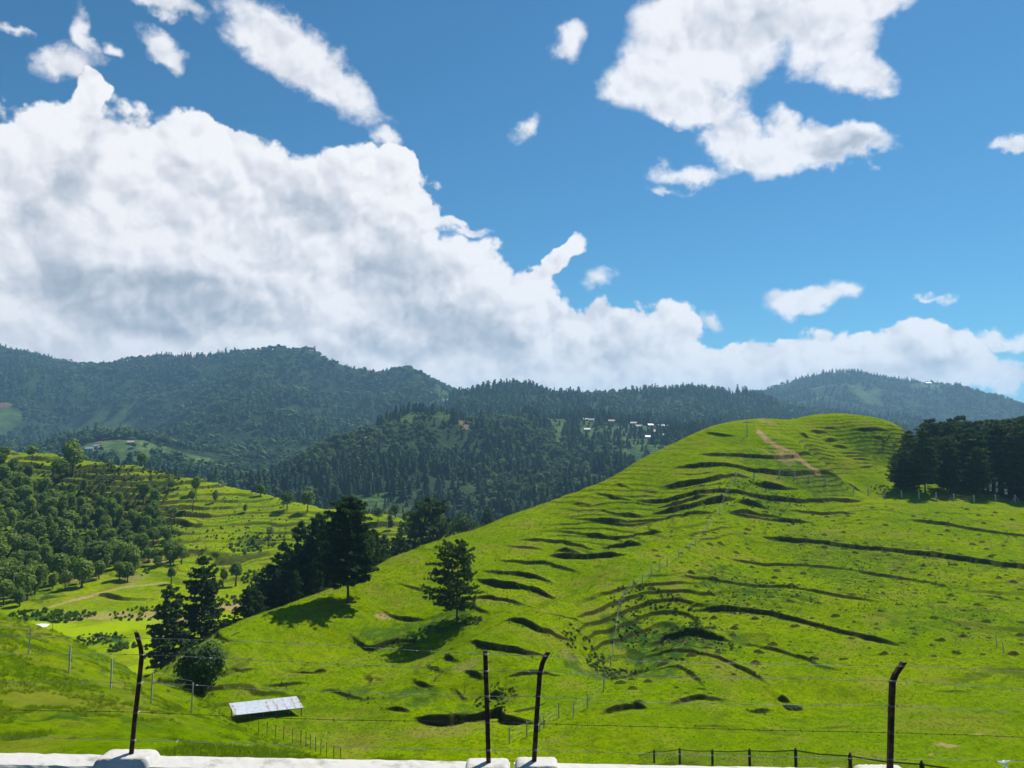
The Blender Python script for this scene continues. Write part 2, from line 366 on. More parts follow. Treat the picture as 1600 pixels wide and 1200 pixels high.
def crop(ox, oy, s, h, *pts): return (h, [(ox + a / s, oy + b / s) for a, b in pts])
RISERS = []
for h, *pts in [
    (.8, (1220, 22), (1400, 30), (1600, 35)), (1.2, (1080, 85), (1200, 95), (1300, 90), (1400, 100), (1500, 105), (1600, 135)),
    (1.1, (920, 128), (1050, 135), (1200, 145), (1240, 158), (1290, 155)), (1.5, (1290, 140), (1380, 150), (1440, 160), (1490, 185)),
    (.7, (850, 150), (950, 160), (1050, 178)), (1.3, (1080, 174), (1140, 175), (1210, 185)), (1.7, (1050, 200), (1150, 210), (1250, 218), (1330, 220), (1430, 235)),
    (1.1, (800, 215), (950, 230), (1050, 238), (1120, 258), (1210, 275)), (1.4, (735, 270), (850, 285), (950, 298), (1090, 315)),
    (1.6, (720, 308), (800, 335), (900, 348), (1000, 350), (1100, 350)), (1.7, (700, 400), (830, 405), (970, 400)), (1.2, (690, 445), (790, 455)),
    (.8, (340, 345), (430, 355), (530, 380)), (1.2, (260, 460), (340, 485), (430, 490), (510, 495)), (1.3, (130, 565), (200, 600), (260, 605), (330, 585), (460, 570)),
    (1.4, (840, 515), (950, 550), (1050, 570), (1190, 575)), (1.5, (700, 595), (740, 625), (850, 650), (950, 660), (1060, 665)), (.5, (970, 470), (1050, 490), (1280, 480)),
    (1.5, (580, 665), (620, 680), (660, 685)), (1.1, (500, 700), (560, 730), (600, 738)), (1.8, (670, 720), (720, 740), (770, 745)), (1.6, (430, 760), (500, 800), (555, 785)),
    (1.6, (770, 790), (810, 800), (860, 800)), (1.1, (850, 750), (1000, 745), (1140, 745)), (1.3, (-30, 715), (50, 728)), (1.6, (1290, 945), (1400, 922), (1510, 908)),
    (.7, (250, 765), (310, 785)), (1.0, (610, 790), (660, 800), (700, 790)), (.6, (560, 610), (650, 625)), (.6, (480, 520), (560, 530)),
    (1.2, (0, 820), (120, 850), (200, 870), (300, 850))]:
    RISERS.append(crop(500, 800, 2.963, h, *pts))
RISERS += [(1.5, [(596, 1107), (622, 1108), (642, 1110)]), (2.3, [(643, 1118), (666, 1124), (696, 1124), (721, 1117), (755, 1115), (783, 1113), (792, 1124), (815, 1127), (845, 1128)])]
for h, *pts in [(1.0, (1070, 740), (1200, 730)), (1.2, (1290, 700), (1400, 715), (1530, 730)), (.9, (1200, 815), (1330, 805), (1450, 800)), (.9, (1000, 560), (1040, 600), (1100, 600))]:
    RISERS.append(crop(0, 800, 2.963, h, *pts))
for h, *pts in [(1.3, (1170, 768), (1300, 780), (1400, 780), (1520, 792), (1680, 795), (1900, 800)), (1.7, (1010, 848), (1120, 845), (1250, 850), (1400, 868), (1500, 888), (1680, 892), (1870, 898), (2060, 920)),
    (1.9, (930, 945), (1080, 950), (1200, 950), (1300, 935), (1400, 930), (1500, 945)), (1.0, (510, 995), (620, 1015), (760, 1025)), (1.5, (760, 1022), (900, 1020), (1100, 1025), (1250, 1040), (1400, 1050), (1600, 1056), (1900, 1060), (2200, 1062)),
    (1.2, (890, 1055), (1050, 1065), (1260, 1070)), (1.8, (860, 1100), (1000, 1110), (1150, 1110), (1300, 1090), (1400, 1085)), (1.3, (540, 1090), (650, 1110), (850, 1120)),
    (.9, (350, 1060), (430, 1065), (490, 1080)), (.7, (630, 935), (700, 955), (760, 970)), (.7, (820, 970), (920, 975)), (1.4, (360, 1140), (450, 1155), (600, 1155), (750, 1150), (900, 1160), (1100, 1165), (1280, 1170)),
    (1.0, (1410, 1105), (1600, 1120)), (1.4, (1350, 1160), (1600, 1170), (1700, 1180)), (1.6, (1500, 980), (1560, 985), (1720, 985)), (.5, (940, 765), (1110, 775)), (.9, (1190, 630), (1300, 650), (1400, 650)),
    (.4, (230, 1115), (310, 1120)), (.5, (1000, 890), (1300, 905)), (.5, (1050, 975), (1400, 985))]:
    RISERS.append(crop(800, 520, 4.0, h, *pts))
for h, *pts in [(1.0, (100, 790), (270, 800)), (1.2, (60, 835), (160, 845), (280, 850), (500, 855)), (.9, (370, 800), (560, 810), (740, 815)), (1.0, (980, 850), (1100, 860), (1200, 868), (1260, 880), (1400, 900), (1600, 922), (1700, 935)),
    (1.3, (230, 940), (400, 955), (560, 965), (700, 988), (870, 1005), (1000, 1020), (1200, 1045), (1450, 1070), (1600, 1085), (1720, 1100)),
    (.9, (60, 1060), (250, 1075), (500, 1090), (700, 1110), (850, 1130), (1100, 1160), (1230, 1185)), (.9, (190, 685), (440, 688)),
    (1.4, (490, 380), (590, 385)), (1.3, (690, 365), (800, 375), (920, 375)), (1.4, (560, 425), (640, 427)), (1.0, (600, 455), (700, 460)), (1.5, (440, 400), (485, 412)), (1.0, (640, 490), (800, 495)), (1.1, (700, 520), (830, 525)), (1.1, (740, 560), (830, 562)),
    (.9, (810, 410), (870, 412)), (1.0, (500, 520), (560, 530), (610, 548)), (1.0, (650, 590), (700, 610), (760, 640)), (.6, (680, 475), (830, 478)), (.8, (660, 505), (820, 508)), (.8, (720, 540), (830, 543)), (.8, (520, 355), (650, 360))]:
    RISERS.append(crop(1120, 560, 3.333, h, *pts))
for h, *pts in [(.8, (150, 290), (300, 300), (450, 315), (600, 325), (750, 345), (900, 370), (1050, 390)), (1.2, (200, 385), (350, 405), (500, 420), (650, 450), (800, 490), (950, 530), (1100, 570)),
    (2.0, (40, 485), (90, 470), (200, 478), (300, 510), (420, 530)), (1.3, (420, 530), (550, 560), (680, 600), (750, 640), (860, 668)), (.9, (0, 540), (150, 550), (300, 590), (420, 635), (540, 710)), (.8, (0, 600), (150, 635), (230, 680), (300, 730)),
    (1.0, (90, 825), (200, 790), (300, 775), (370, 760)), (.9, (430, 795), (560, 785)), (1.4, (570, 752), (630, 750)), (.9, (1400, 335), (1470, 345), (1540, 365), (1600, 370)), (.6, (1200, 430), (1280, 455), (1350, 490)), (1.2, (-40, 818), (30, 830)),
    (.4, (200, 900), (420, 905)), (.35, (700, 870), (960, 885)), (.35, (1200, 740), (1420, 750)), (.35, (1250, 870), (1500, 880))]:
    RISERS.append(crop(1000, 800, 2.667, h, *pts))
LRISERS = [(1.7, [(135, 927), (165, 932), (200, 938), (250, 938)]), (1.2, [(0, 930), (60, 938), (120, 930)]), (1.2, [(200, 880), (235, 885)]), (1.0, [(270, 868), (330, 862), (400, 850), (430, 848)]), (.8, [(265, 848), (330, 840), (400, 836)]),
    (.8, [(380, 905), (430, 908), (470, 905)]), (1.0, [(270, 826), (340, 818)]), (.9, [(250, 900), (330, 905)]), (.8, [(130, 745), (165, 750)]), (.7, [(210, 755), (270, 762)])]

def smooth_poly(pts, n=4):
    pts = np.array(pts, float); out = [pts[0]]
    for i in range(len(pts) - 1):
        p0 = pts[max(i - 1, 0)]; p1 = pts[i]; p2 = pts[i + 1]; p3 = pts[min(i + 2, len(pts) - 1)]
        for k in range(1, n + 1):
            t = k / n
            out.append(0.5 * (2 * p1 + (p2 - p0) * t + (2 * p0 - 5 * p1 + 4 * p2 - p3) * t * t + (3 * p1 - p0 - 3 * p2 + p3) * t ** 3))
    return np.array(out)

def carve(x, y, polys, soil_shade):
    """step each bank into the slope: the ground above it is raised, the ground below it is cut away"""
    dz = np.zeros_like(x)
    for h, pl in polys:
        h = h * np.clip(0.50 + (np.mean(np.hypot(pl[:, 0], pl[:, 1])) - 112) * 0.0035, .46, .60); w1 = 3.0 + 5.0 * h; w2 = 1.0 + 1.8 * h
        m = max(w1, w2) + 0.5
        sel = np.where((x > pl[:, 0].min() - m) & (x < pl[:, 0].max() + m) & (y > pl[:, 1].min() - m) & (y < pl[:, 1].max() + m))[0]
        if len(sel) == 0: continue
        qx = x[sel]; qy = y[sel]
        wob = 0.30 * fbm(qx, qy, 0.9, 2, 15) + 0.35 * fbm(qx, qy, 2.2, 3, 5) + 0.9 * fbm(qx, qy, 6.0, 2, 9)
        best = np.full(len(sel), 1e9); sd = np.zeros(len(sel)); tt = np.zeros(len(sel))
        L = np.concatenate([[0], np.cumsum(np.hypot(*np.diff(pl, axis=0).T))]); tot = L[-1]
        for i in range(len(pl) - 1):
            ax, ay = pl[i]; bx, by = pl[i + 1]; ex, ey = bx - ax, by - ay; ll = ex * ex + ey * ey + 1e-9
            t = np.clip(((qx - ax) * ex + (qy - ay) * ey) / ll, 0, 1)
            ddx = qx - ax - t * ex; ddy = qy - ay - t * ey; dd = np.hypot(ddx, ddy)
            s = np.where(ex * ddy - ey * ddx > 0, 1.0, -1.0)
            up = dd < best
            best[up] = dd[up]; sd[up] = (s * dd)[up]; tt[up] = (L[i] + t * math.sqrt(ll))[up]
        d = sd + wob * np.clip(1 - best / 2.0, 0, 1)
        fade = np.clip(np.minimum(tt, tot - tt) / min(4.0, tot * 0.42), 0, 1); fade = fade ** 0.8
        hh = h * fade * np.clip(1.0 + 1.0 * fbm(qx, qy, 8.0, 3, 21), 0.60, 1.40)
        prof = np.where(d > 0, 0.74 * np.clip(1 - d / w1, 0, 1) ** 1.8, -0.26 * np.clip(1 + d / w2, 0, 1) ** 1.6)
        # stagger at the face itself
        prof = np.where(np.abs(d) < 0.12, 0.24 + d / 0.12 * 0.5, prof)
        dz[sel] += hh * prof
        f = np.clip(1 - np.abs(d + 0.06) / 0.34, 0, 1) * np.clip(hh, 0, 1.2)
        soil_shade[sel] = np.maximum(soil_shade[sel], np.clip(f * 1.6, 0, 1))
    return dz

def world_polys(polys, fn, y0, y1):
    out = []
    for h, pts in polys:
        sp = smooth_poly(pts)
        w = [hit_fn(fn, a, b, y0, y1, 500)[:2] for a, b in sp]
        w = np.array(w)
        keep = [w[0]]
        for q in w[1:]:
            if 0.05 < np.hypot(*(q - keep[-1])) < 30: keep.append(q)
        if len(keep) > 1: out.append((h, np.array(keep)))
    return out

def line_mask(x, y, pts, width, fn, y0, y1, feather=0.5):
    w = np.array([hit_fn(fn, a, b, y0, y1, 500)[:2] for a, b in smooth_poly(pts)])
    out = np.zeros_like(x)
    m = width * 2
    sel = np.where((x > w[:, 0].min() - m) & (x < w[:, 0].max() + m) & (y > w[:, 1].min() - m) & (y < w[:, 1].max() + m))[0]
    qx = x[sel]; qy = y[sel]; best = np.full(len(sel), 1e9)
    for i in range(len(w) - 1):
        ax, ay = w[i]; bx, by = w[i + 1]; ex, ey = bx - ax, by - ay; ll = ex * ex + ey * ey + 1e-9
        t = np.clip(((qx - ax) * ex + (qy - ay) * ey) / ll, 0, 1)
        best = np.minimum(best, np.hypot(qx - ax - t * ex, qy - ay - t * ey))
    best = best + 0.7 * fbm(qx, qy, 1.5, 3, 33)
    out[sel] = np.clip((width * 0.5 - best) / feather + 0.5, 0, 1)
    return out

def spots(x, y, lst, fn, y0, y1, seed=3):
    """patches: (px, py, radius across in px, radius in depth as multiple, strength)"""
    out = np.zeros_like(x)
    for (px, py, rp, ky, st) in lst:
        c = hit_fn(fn, px, py, y0, y1, 500)
        rx = rp / FPX * c[1]; ry = rx * ky
        sel = np.where((np.abs(x - c[0]) < rx * 2) & (np.abs(y - c[1]) < ry * 2))[0]
        if not len(sel): continue
        q = np.hypot((x[sel] - c[0]) / rx, (y[sel] - c[1]) / ry) + 0.9 * fbm(x[sel], y[sel], max(rx * 0.5, 1.0), 3, seed)
        out[sel] = np.maximum(out[sel], st * np.clip((1.0 - q) / 0.35, 0, 1))
    return out

def polar(az0, az1, na, r0, r1, nr):
    a = np.linspace(az0, az1, na); r = np.exp(np.linspace(math.log(r0), math.log(r1), nr))
    A, R = np.meshgrid(a, r, indexing='xy')       # rows: r
    return (R * np.sin(A)).ravel(), (R * np.cos(A)).ravel(), na, nr

def grid_mesh(name, x, y, z, na, nr, attrs, mat, kind='structure'):
    me = bpy.data.meshes.new(name)
    n = na * nr
    me.vertices.add(n)
    co = np.empty((n, 3), np.float32); co[:, 0] = x; co[:, 1] = y; co[:, 2] = z
    me.vertices.foreach_set('co', co.ravel())
    i, j = np.meshgrid(np.arange(na - 1), np.arange(nr - 1), indexing='xy')
    v0 = (j * na + i).ravel()
    q = np.stack([v0, v0 + 1, v0 + 1 + na, v0 + na], 1).astype(np.int32)
    nf = len(q)
    me.loops.add(nf * 4); me.polygons.add(nf)
    me.polygons.foreach_set('loop_start', np.arange(nf, dtype=np.int32) * 4)
    me.loops.foreach_set('vertex_index', q.ravel())
    me.update(calc_edges=True)
    me.polygons.foreach_set('use_smooth', np.ones(nf, bool))
    for k, v in attrs.items():
        at = me.attributes.new(k, 'FLOAT', 'POINT'); at.data.foreach_set('value', np.asarray(v, np.float32))
    me.materials.append(mat)
    o = bpy.data.objects.new(name, me); COL.objects.link(o)
    if kind: o['kind'] = kind
    return o

# ------------------------------------------------------------------ materials of the ground
def new_mat(name):
    m = bpy.data.materials.new(name); m.use_nodes = True
    m.node_tree.nodes.clear(); T = NT(m.node_tree)
    return m, T
def finish(T, col, rough=0.85, bump=None, bstr=0.3, bdist=0.1, spec=0.2, metal=0.0, trans=None):
    b = T.new('ShaderNodeBsdfPrincipled')
    T.put(b.inputs['Base Color'], col); T.put(b.inputs['Roughness'], rough)
    T.put(b.inputs['Specular IOR Level'], spec); T.put(b.inputs['Metallic'], metal)
    if bump is not None:
        n = T.new('ShaderNodeBump'); n.inputs['Strength'].default_value = bstr; n.inputs['Distance'].default_value = bdist
        T.l.new(bump, n.inputs['Height']); T.l.new(n.outputs[0], b.inputs['Normal'])
    out = T.new('ShaderNodeOutputMaterial')
    if trans is not None:
        t = T.new('ShaderNodeBsdfTranslucent'); T.put(t.inputs[0], trans)
        mx = T.new('ShaderNodeMixShader'); mx.inputs[0].default_value = 0.35
        T.l.new(b.outputs[0], mx.inputs[1]); T.l.new(t.outputs[0], mx.inputs[2]); T.l.new(mx.outputs[0], out.inputs[0])
    else: T.l.new(b.outputs[0], out.inputs[0])
    return b
def attr(T, name):
    n = T.new('ShaderNodeAttribute', attribute_name=name); return n.outputs['Fac']

def grass_mat(name, A, B, C, fine=1.0, dry=(0.19, 0.17, 0.03)):
    m, T = new_mat(name)
    g = T.new('ShaderNodeNewGeometry'); pos = g.outputs['Position']
    n1 = T.noise(pos, 0.055, 5, 0.6); n2 = T.noise(pos, 0.7 * fine, 5, 0.65); n3 = T.noise(pos, 5.0 * fine, 4, 0.7)
    c = T.mixc(T.smooth(n1, 0.38, 0.62), A, B)
    c = T.mixc(T.math('MULTIPLY', T.smooth(n2, 0.42, 0.68), 0.75), c, C)
    n4 = T.noise(T.mapping(pos, sc=(1.0, 1.0, 2.6)), 1.9 * fine, 6, 0.72)
    c = T.mixc(T.math('MULTIPLY', T.smooth(n4, 0.46, 0.66), 0.48), c, (C[0] * .55, C[1] * .60, C[2] * .7, 1))
    c = T.mixc(T.math('MULTIPLY', T.smooth(n3, 0.50, 0.72), 0.45), c, (C[0] * .5, C[1] * .5, C[2] * .7, 1))
    c = T.mixc(T.math('MULTIPLY', T.smooth(T.noise(pos, 2.7 * fine, 3, 0.6), 0.60, 0.72), 0.30), c, (0.26, 0.33, 0.02, 1))
    n5 = T.noise(pos, 0.16, 4, 0.55)
    c = T.mixc(T.math('MULTIPLY', T.smooth(n5, 0.50, 0.68), 0.50), c, dry + (1,))
    # tall weeds where the ground stays wet, flush growth on the valley floor
    c = T.mixc(T.math('MULTIPLY', attr(T, 'weed'), T.smooth(n2, 0.32, 0.55)), c, (0.030, 0.075, 0.012, 1))
    c = T.mixc(T.math('MULTIPLY', attr(T, 'lush'), 0.85), c, (0.25, 0.34, 0.004, 1))
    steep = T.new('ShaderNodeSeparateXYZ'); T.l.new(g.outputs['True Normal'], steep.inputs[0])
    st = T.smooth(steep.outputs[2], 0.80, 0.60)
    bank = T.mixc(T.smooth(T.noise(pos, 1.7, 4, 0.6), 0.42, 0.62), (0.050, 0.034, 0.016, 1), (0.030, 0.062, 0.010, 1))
    c = T.mixc(T.math('MAXIMUM', T.math('MULTIPLY', st, 0.9), attr(T, 'bank')), c, bank)  # earth and dark grass; the mask also paints extra shade on terrace edges
    dirt = T.mixc(n3, (0.27, 0.175, 0.085, 1), (0.38, 0.27, 0.14, 1))
    c = T.mixc(T.math('MULTIPLY', attr(T, 'dirt'), T.smooth(T.noise(pos, 1.3, 4, 0.65), 0.30, 0.5)), c, dirt)
    h = T.math('ADD', T.math('MULTIPLY', n3, 0.6), T.noise(pos, 17.0 * fine, 3, 0.6))
    finish(T, c, 0.9, h, 0.6, 0.12, 0.0)
    return m
M_GRASS = grass_mat('grass_ground', (0.136, 0.216, 0.001, 1), (0.182, 0.248, 0.001, 1), (0.078, 0.146, 0.001, 1))
M_GRASSN = grass_mat('near_grass_ground', (0.112, 0.190, 0.002, 1), (0.165, 0.220, 0.003, 1), (0.062, 0.115, 0.002, 1), 1.6)
M_GRASSL = grass_mat('pasture_ground', (0.165, 0.250, 0.001, 1), (0.215, 0.275, 0.001, 1), (0.100, 0.165, 0.002, 1), 0.7)

def forest_mat():
    m, T = new_mat('forest_ground')
    pos = T.new('ShaderNodeNewGeometry').outputs['Position']
    n1 = T.noise(pos, 0.02, 5, 0.6); n2 = T.noise(pos, 0.12, 5, 0.65)
    c = T.mixc(T.smooth(n1, 0.4, 0.6), (0.010, 0.026, 0.012, 1), (0.024, 0.050, 0.018, 1))  # ground kept extra dark, standing in for shadow in the gaps between trees
    c = T.mixc(T.math('MULTIPLY', T.smooth(n2, 0.50, 0.7), 0.5), c, (0.050, 0.090, 0.028, 1))
    fld = T.mixc(T.smooth(T.noise(pos, 0.05, 3, 0.6), 0.4, 0.6), (0.105, 0.165, 0.035, 1), (0.055, 0.105, 0.035, 1))
    sep = T.new('ShaderNodeSeparateXYZ'); T.l.new(pos, sep.inputs[0])
    zz = T.math('FRACT', T.math('ADD', T.math('MULTIPLY', sep.outputs[2], 0.42), T.math('MULTIPLY', n2, 0.7)))
    fld = T.mixc(T.math('MULTIPLY', T.smooth(zz, 0.62, 0.7), 0.65), fld, (0.035, 0.055, 0.015, 1))
    c = T.mixc(attr(T, 'field'), c, fld)
    so = T.mixc(n2, (0.20, 0.11, 0.06, 1), (0.30, 0.20, 0.12, 1))
    c = T.mixc(attr(T, 'dirt'), c, so)
    finish(T, c, 0.95, n2, 0.8, 3.0, 0.05)
    return m
M_FOREST = forest_mat()

# ------------------------------------------------------------------ the land
ZERO = None
AZ = radians(41)
# near bank
x, y, na, nr = polar(-AZ * 1.25, AZ * 1.25, 440, 7.3, 110, 320)
zf = S_fg(x, y)
zf += 0.10 * fbm(x, y, 3.0, 4, 41) + 0.35 * fbm(x, y, 14, 3, 44)
r_ = np.hypot(x, y)
tus = np.clip(fbm(x, y, 0.9, 3, 45) - 0.05, 0, 1) * 0.35
zf += tus * np.clip((r_ - 9) / 12, 0, 1)
zeros = np.zeros_like(x)
fg_dirt = spots(x, y, [(0, 1120, 14, 1.5, .5), (170, 1060, 14, 1, .4), (560, 1165, 30, .5, .5)], S_fg, 9, 75)
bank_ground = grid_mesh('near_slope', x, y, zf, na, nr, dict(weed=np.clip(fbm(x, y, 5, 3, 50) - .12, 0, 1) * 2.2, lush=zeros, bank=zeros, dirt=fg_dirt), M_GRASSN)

# main terraced hill
RP = world_polys(RISERS, S_main, 55, 260)
def terr_detail(x, y, z, amp=1.0):
    """cattle tracks: many small treads that run along the contours"""
    q = z + 1.3 * fbm(x, y, 14, 4, 61)
    step = 1.15
    f = np.mod(q / step, 1.0)
    saw = np.where(f < 0.86, f / 0.86, (1 - f) / 0.14) - 0.5
    flank = np.clip(1 - np.abs(np.degrees(np.arctan2(x, y)) - 7.5) / 8.0, 0, 1) * np.clip((np.hypot(x, y) - 108) / 15, 0, 1)
    mask = np.clip(0.38 + 2.6 * fbm(x, y, 20, 3, 66) + 0.45 * flank, 0.0, 1) * np.clip(1.15 - 0.006 * (np.hypot(x, y) - 100), .35, 1)
    return -amp * 0.42 * saw * mask, (f > 0.86) * mask
def fold(x, y, pts, amp, width):
    w = np.array([hit_fn(S_main, a, b, 55, 260, 500)[:2] for a, b in smooth_poly(pts)])
    best = np.full(len(x), 1e9); L = np.concatenate([[0], np.cumsum(np.hypot(*np.diff(w, axis=0).T))]); tt = np.zeros(len(x))
    for i in range(len(w) - 1):
        ax, ay = w[i]; bx, by = w[i + 1]; ex, ey = bx - ax, by - ay; ll = ex * ex + ey * ey + 1e-9
        t = np.clip(((x - ax) * ex + (y - ay) * ey) / ll, 0, 1)
        dd = np.hypot(x - ax - t * ex, y - ay - t * ey)
        up = dd < best; best[up] = dd[up]; tt[up] = (L[i] + t * math.sqrt(ll))[up]
    fade = np.clip(np.minimum(tt, L[-1] - tt) / (L[-1] * 0.3), 0.0, 1); fade = fade * fade * (3 - 2 * fade)
    return amp * fade * np.exp(-(best / width) ** 2)
FOLDS = [([(1030, 870), (1000, 886), (930, 922), (860, 945), (780, 985), (725, 1012), (670, 1030)], 2.2, 6.0),
         ([(960, 880), (880, 925), (800, 955), (720, 988), (640, 1018), (560, 1050)], -2.6, 6.5),
         ([(1080, 920), (1010, 955), (965, 1005), (945, 1045), (1000, 1070)], -2.8, 6.5),
         ([(1330, 1060), (1250, 1100), (1150, 1125)], -1.6, 6.0),
         ([(1245, 688), (1290, 715), (1330, 740), (1375, 766), (1420, 778)], -3.2, 7.0),
         ([(1195, 672), (1235, 700), (1290, 738), (1340, 760)], 1.6, 6.0),
         ([(620, 885), (560, 945), (480, 975), (420, 1000)], 1.3, 6.0), ([(560, 985), (480, 1020), (400, 1050)], -1.5, 7.0),
         ([(1180, 700), (1130, 800), (1080, 850), (1010, 905), (985, 940)], 1.8, 8.0),
         ([(1060, 740), (960, 830), (900, 880)], -1.5, 8.0), ([(700, 1060), (760, 1090), (800, 1110)], -1.5, 5.0)]
def main_height(x, y, soil_shade=None):
    z = S_main(x, y)
    for f in FOLDS: z = z + fold(x, y, *f)
    z = z + 0.9 * fbm(x, y, 26, 3, 51) + 0.16 * fbm(x, y, 4.0, 4, 52)
    dz_, tb_ = terr_detail(x, y, z); z = z + dz_ + 0.10 * fbm(x, y, 1.3, 2, 57)
    if soil_shade is None: soil_shade = np.zeros_like(x)
    soil_shade[:] = 0.45 * tb_  # track edges coloured darker to strengthen their faint shade
    z = z + carve(x, y, RP, soil_shade)
    return z
MA0, MA1 = radians(-31), radians(38)
x, y, na, nr = polar(MA0, MA1, 760, 58, 290, 1180)
soil_shade = np.zeros_like(x)
zm = main_height(x, y, soil_shade)
# planting pits in loose rows on the right half of the slope
pits = []
for row in range(46):
    yy0 = 84 + row * 2.45 + random.uniform(-.4, .4)
    n = 0
    xx = 8 + random.uniform(0, 3)
    while xx < 112:
        xx += random.uniform(2.2, 6.5)
        yy = yy0 + 4.5 * sin(xx * 0.045 + 0.4) + random.uniform(-.55, .55) - 0.04 * xx
        a = math.degrees(math.atan2(xx, yy))
        if a < 7 + 0.06 * (yy - 85) or yy > 186 or a > 36 + random.uniform(-2, 2): continue
        if yy < 100 and a > 18 + random.uniform(-3, 3): continue
        pits.append((xx, yy, random.choice([.3, .45, .6, .8])))
la0, la1 = MA0, MA1; lr0, lr1 = math.log(58), math.log(290)
for (cx, cy, s) in pits:
    a = math.atan2(cx, cy); r = math.hypot(cx, cy)
    ia = (a - la0) / (la1 - la0) * (na - 1); ir = (math.log(r) - lr0) / (lr1 - lr0) * (nr - 1)
    wa = int(1.3 / r / ((la1 - la0) / (na - 1))) + 2; wr = int(1.3 / r / ((lr1 - lr0) / (nr - 1))) + 2
    i0, i1 = max(0, int(ia) - wa), min(na, int(ia) + wa + 1); j0, j1 = max(0, int(ir) - wr), min(nr, int(ir) + wr + 1)
    if i1 <= i0 or j1 <= j0: continue
    jj, ii = np.meshgrid(np.arange(j0, j1), np.arange(i0, i1), indexing='ij')
    k = (jj * na + ii).ravel()
    dx = (x[k] - cx) / (0.75 * s); dy = (y[k] - cy + 0.3 * fbm(x[k], y[k], .8, 2, 3)) / (0.42 * s)
    q = dx * dx + (dy - 0.3) ** 2
    zm[k] += np.where(dy > 0, 0.36, -0.20) * s * np.clip(1 + 2 * fbm(x[k], y[k], 1.1, 2, 8), .3, 1.6) * np.clip(1 - q / 2.0, 0, 1)
    soil_shade[k] = np.maximum(soil_shade[k], np.clip(1 - (dx * dx + (dy * 1.6) ** 2) / 0.6, 0, 1) * 0.08)
YR = (55, 260)
dirt = line_mask(x, y, [(1186, 672), (1192, 684), (1205, 697), (1225, 708), (1243, 719), (1258, 731), (1276, 744)], 1.9, S_main, *YR)
dirt = np.maximum(dirt, 0.8 * line_mask(x, y, [(1192, 706), (1210, 716), (1225, 712), (1216, 722)], 0.8, S_main, *YR))
dirt = np.maximum(dirt, spots(x, y, [(1225, 716, 22, 1.2, .45), (597, 966, 11, 1, .9), (1478, 1168, 16, .8, .9), (1530, 1153, 12, .8, .6), (1458, 1182, 9, .8, .7), (730, 1037, 18, 1, .3), (890, 1012, 12, 1, .35), (1068, 994, 8, 1, .3), (1195, 656, 16, 1, .5), (500, 1150, 40, 1, .12), (700, 1140, 60, .5, .15)], S_main, *YR))
weed = spots(x, y, [(1030, 985, 75, 1.3, 1), (1000, 1040, 60, 1, .9), (940, 1030, 60, .8, .8), (1120, 1000, 60, 1, .8), (690, 975, 60, 1, .8), (620, 990, 50, 1, .7), (1250, 745, 45, 1.5, .7), (1300, 765, 50, 1, .6), (760, 1090, 60, .6, .7), (560, 1080, 30, 1, .5), (1180, 930, 90, 1, .7),
        (1380, 700, 40, 1.5, .6), (1200, 790, 60, 1, .5), (1170, 720, 40, 1, .5), (640, 1085, 50, .7, .7), (300, 1045, 50, 1.0, .6), (1350, 880, 160, 1, .45), (1450, 960, 120, 1, .3), (1240, 1107, 16, .6, .6), (470, 1035, 40, 1, .5)], S_main, *YR)
steepx = zeros
main_hill = grid_mesh('terraced_hill', x, y, zm, na, nr, dict(weed=weed, lush=np.zeros_like(x), bank=soil_shade, dirt=dirt), M_GRASS)
MAIN = (x, y, zm, na, nr)

# hill on the left with its valley floor
LP = world_polys(LRISERS, S_left, 120, 420)
def left_height(x, y, soil_shade=None):
    z = S_left(x, y) + 2.6 * fbm(x, y, 45, 3, 71) * np.clip((y - 190) / 60, 0.15, 1) + 0.3 * fbm(x, y, 7, 3, 72)
    q = z + 2.2 * fbm(x, y, 30, 3, 73)
    f = np.mod(q / 2.3, 1.0)
    saw = np.where(f < 0.90, f / 0.90, (1 - f) / 0.10) - 0.5
    z = z - 1.75 * saw * np.clip((z + 45.5) / 3, 0, 1) * np.clip(0.85 + 1.6 * fbm(x, y, 28, 3, 74), 0.2, 1.15)
    f2 = np.mod(q / 0.76 + .3, 1.0); saw2 = np.where(f2 < 0.86, f2 / 0.86, (1 - f2) / 0.14) - 0.5
    z = z - 0.5 * saw2 * np.clip((z + 45.5) / 3, 0, 1)
    if soil_shade is None: soil_shade = np.zeros_like(x)
    hi = np.clip((z + 45.5) / 2, 0, 1) * np.clip(0.7 + 1.6 * fbm(x, y, 18, 3, 78), 0, 1)
    soil_shade[:] = np.maximum((f > 0.88) * 0.85, (f2 > 0.84) * 0.55) * hi  # dark turf and earth on risers, painted in to deepen their weak shade
    return z + carve(x, y, LP, soil_shade)
x, y, na, nr = polar(-AZ, radians(4), 470, 122, 460, 520)
soil_shade = np.zeros_like(x)
zl = left_height(x, y, soil_shade)
LR = (120, 420)
dirt = line_mask(x, y, [(78, 949), (110, 941), (140, 932), (165, 925), (190, 919), (225, 914), (262, 909)], 1.6, S_left, *LR)
dirt = np.maximum(dirt, spots(x, y, [(170, 962, 50, .7, .75), (225, 962, 45, .7, .75), (120, 958, 30, .7, .5), (362, 947, 28, 1, .9), (280, 965, 40, 1, .6), (250, 872, 22, 1.4, .5), (200, 905, 30, 1, .35), (130, 905, 30, 1, .5)], S_left, *LR))
lush = spots(x, y, [(150, 985, 90, 1.2, 1), (80, 975, 60, 1, .8), (210, 1010, 60, 1.3, 1), (240, 1040, 50, 1, .9), (370, 965, 40, 1, .7), (250, 1000, 60, 1, .9)], S_left, *LR)
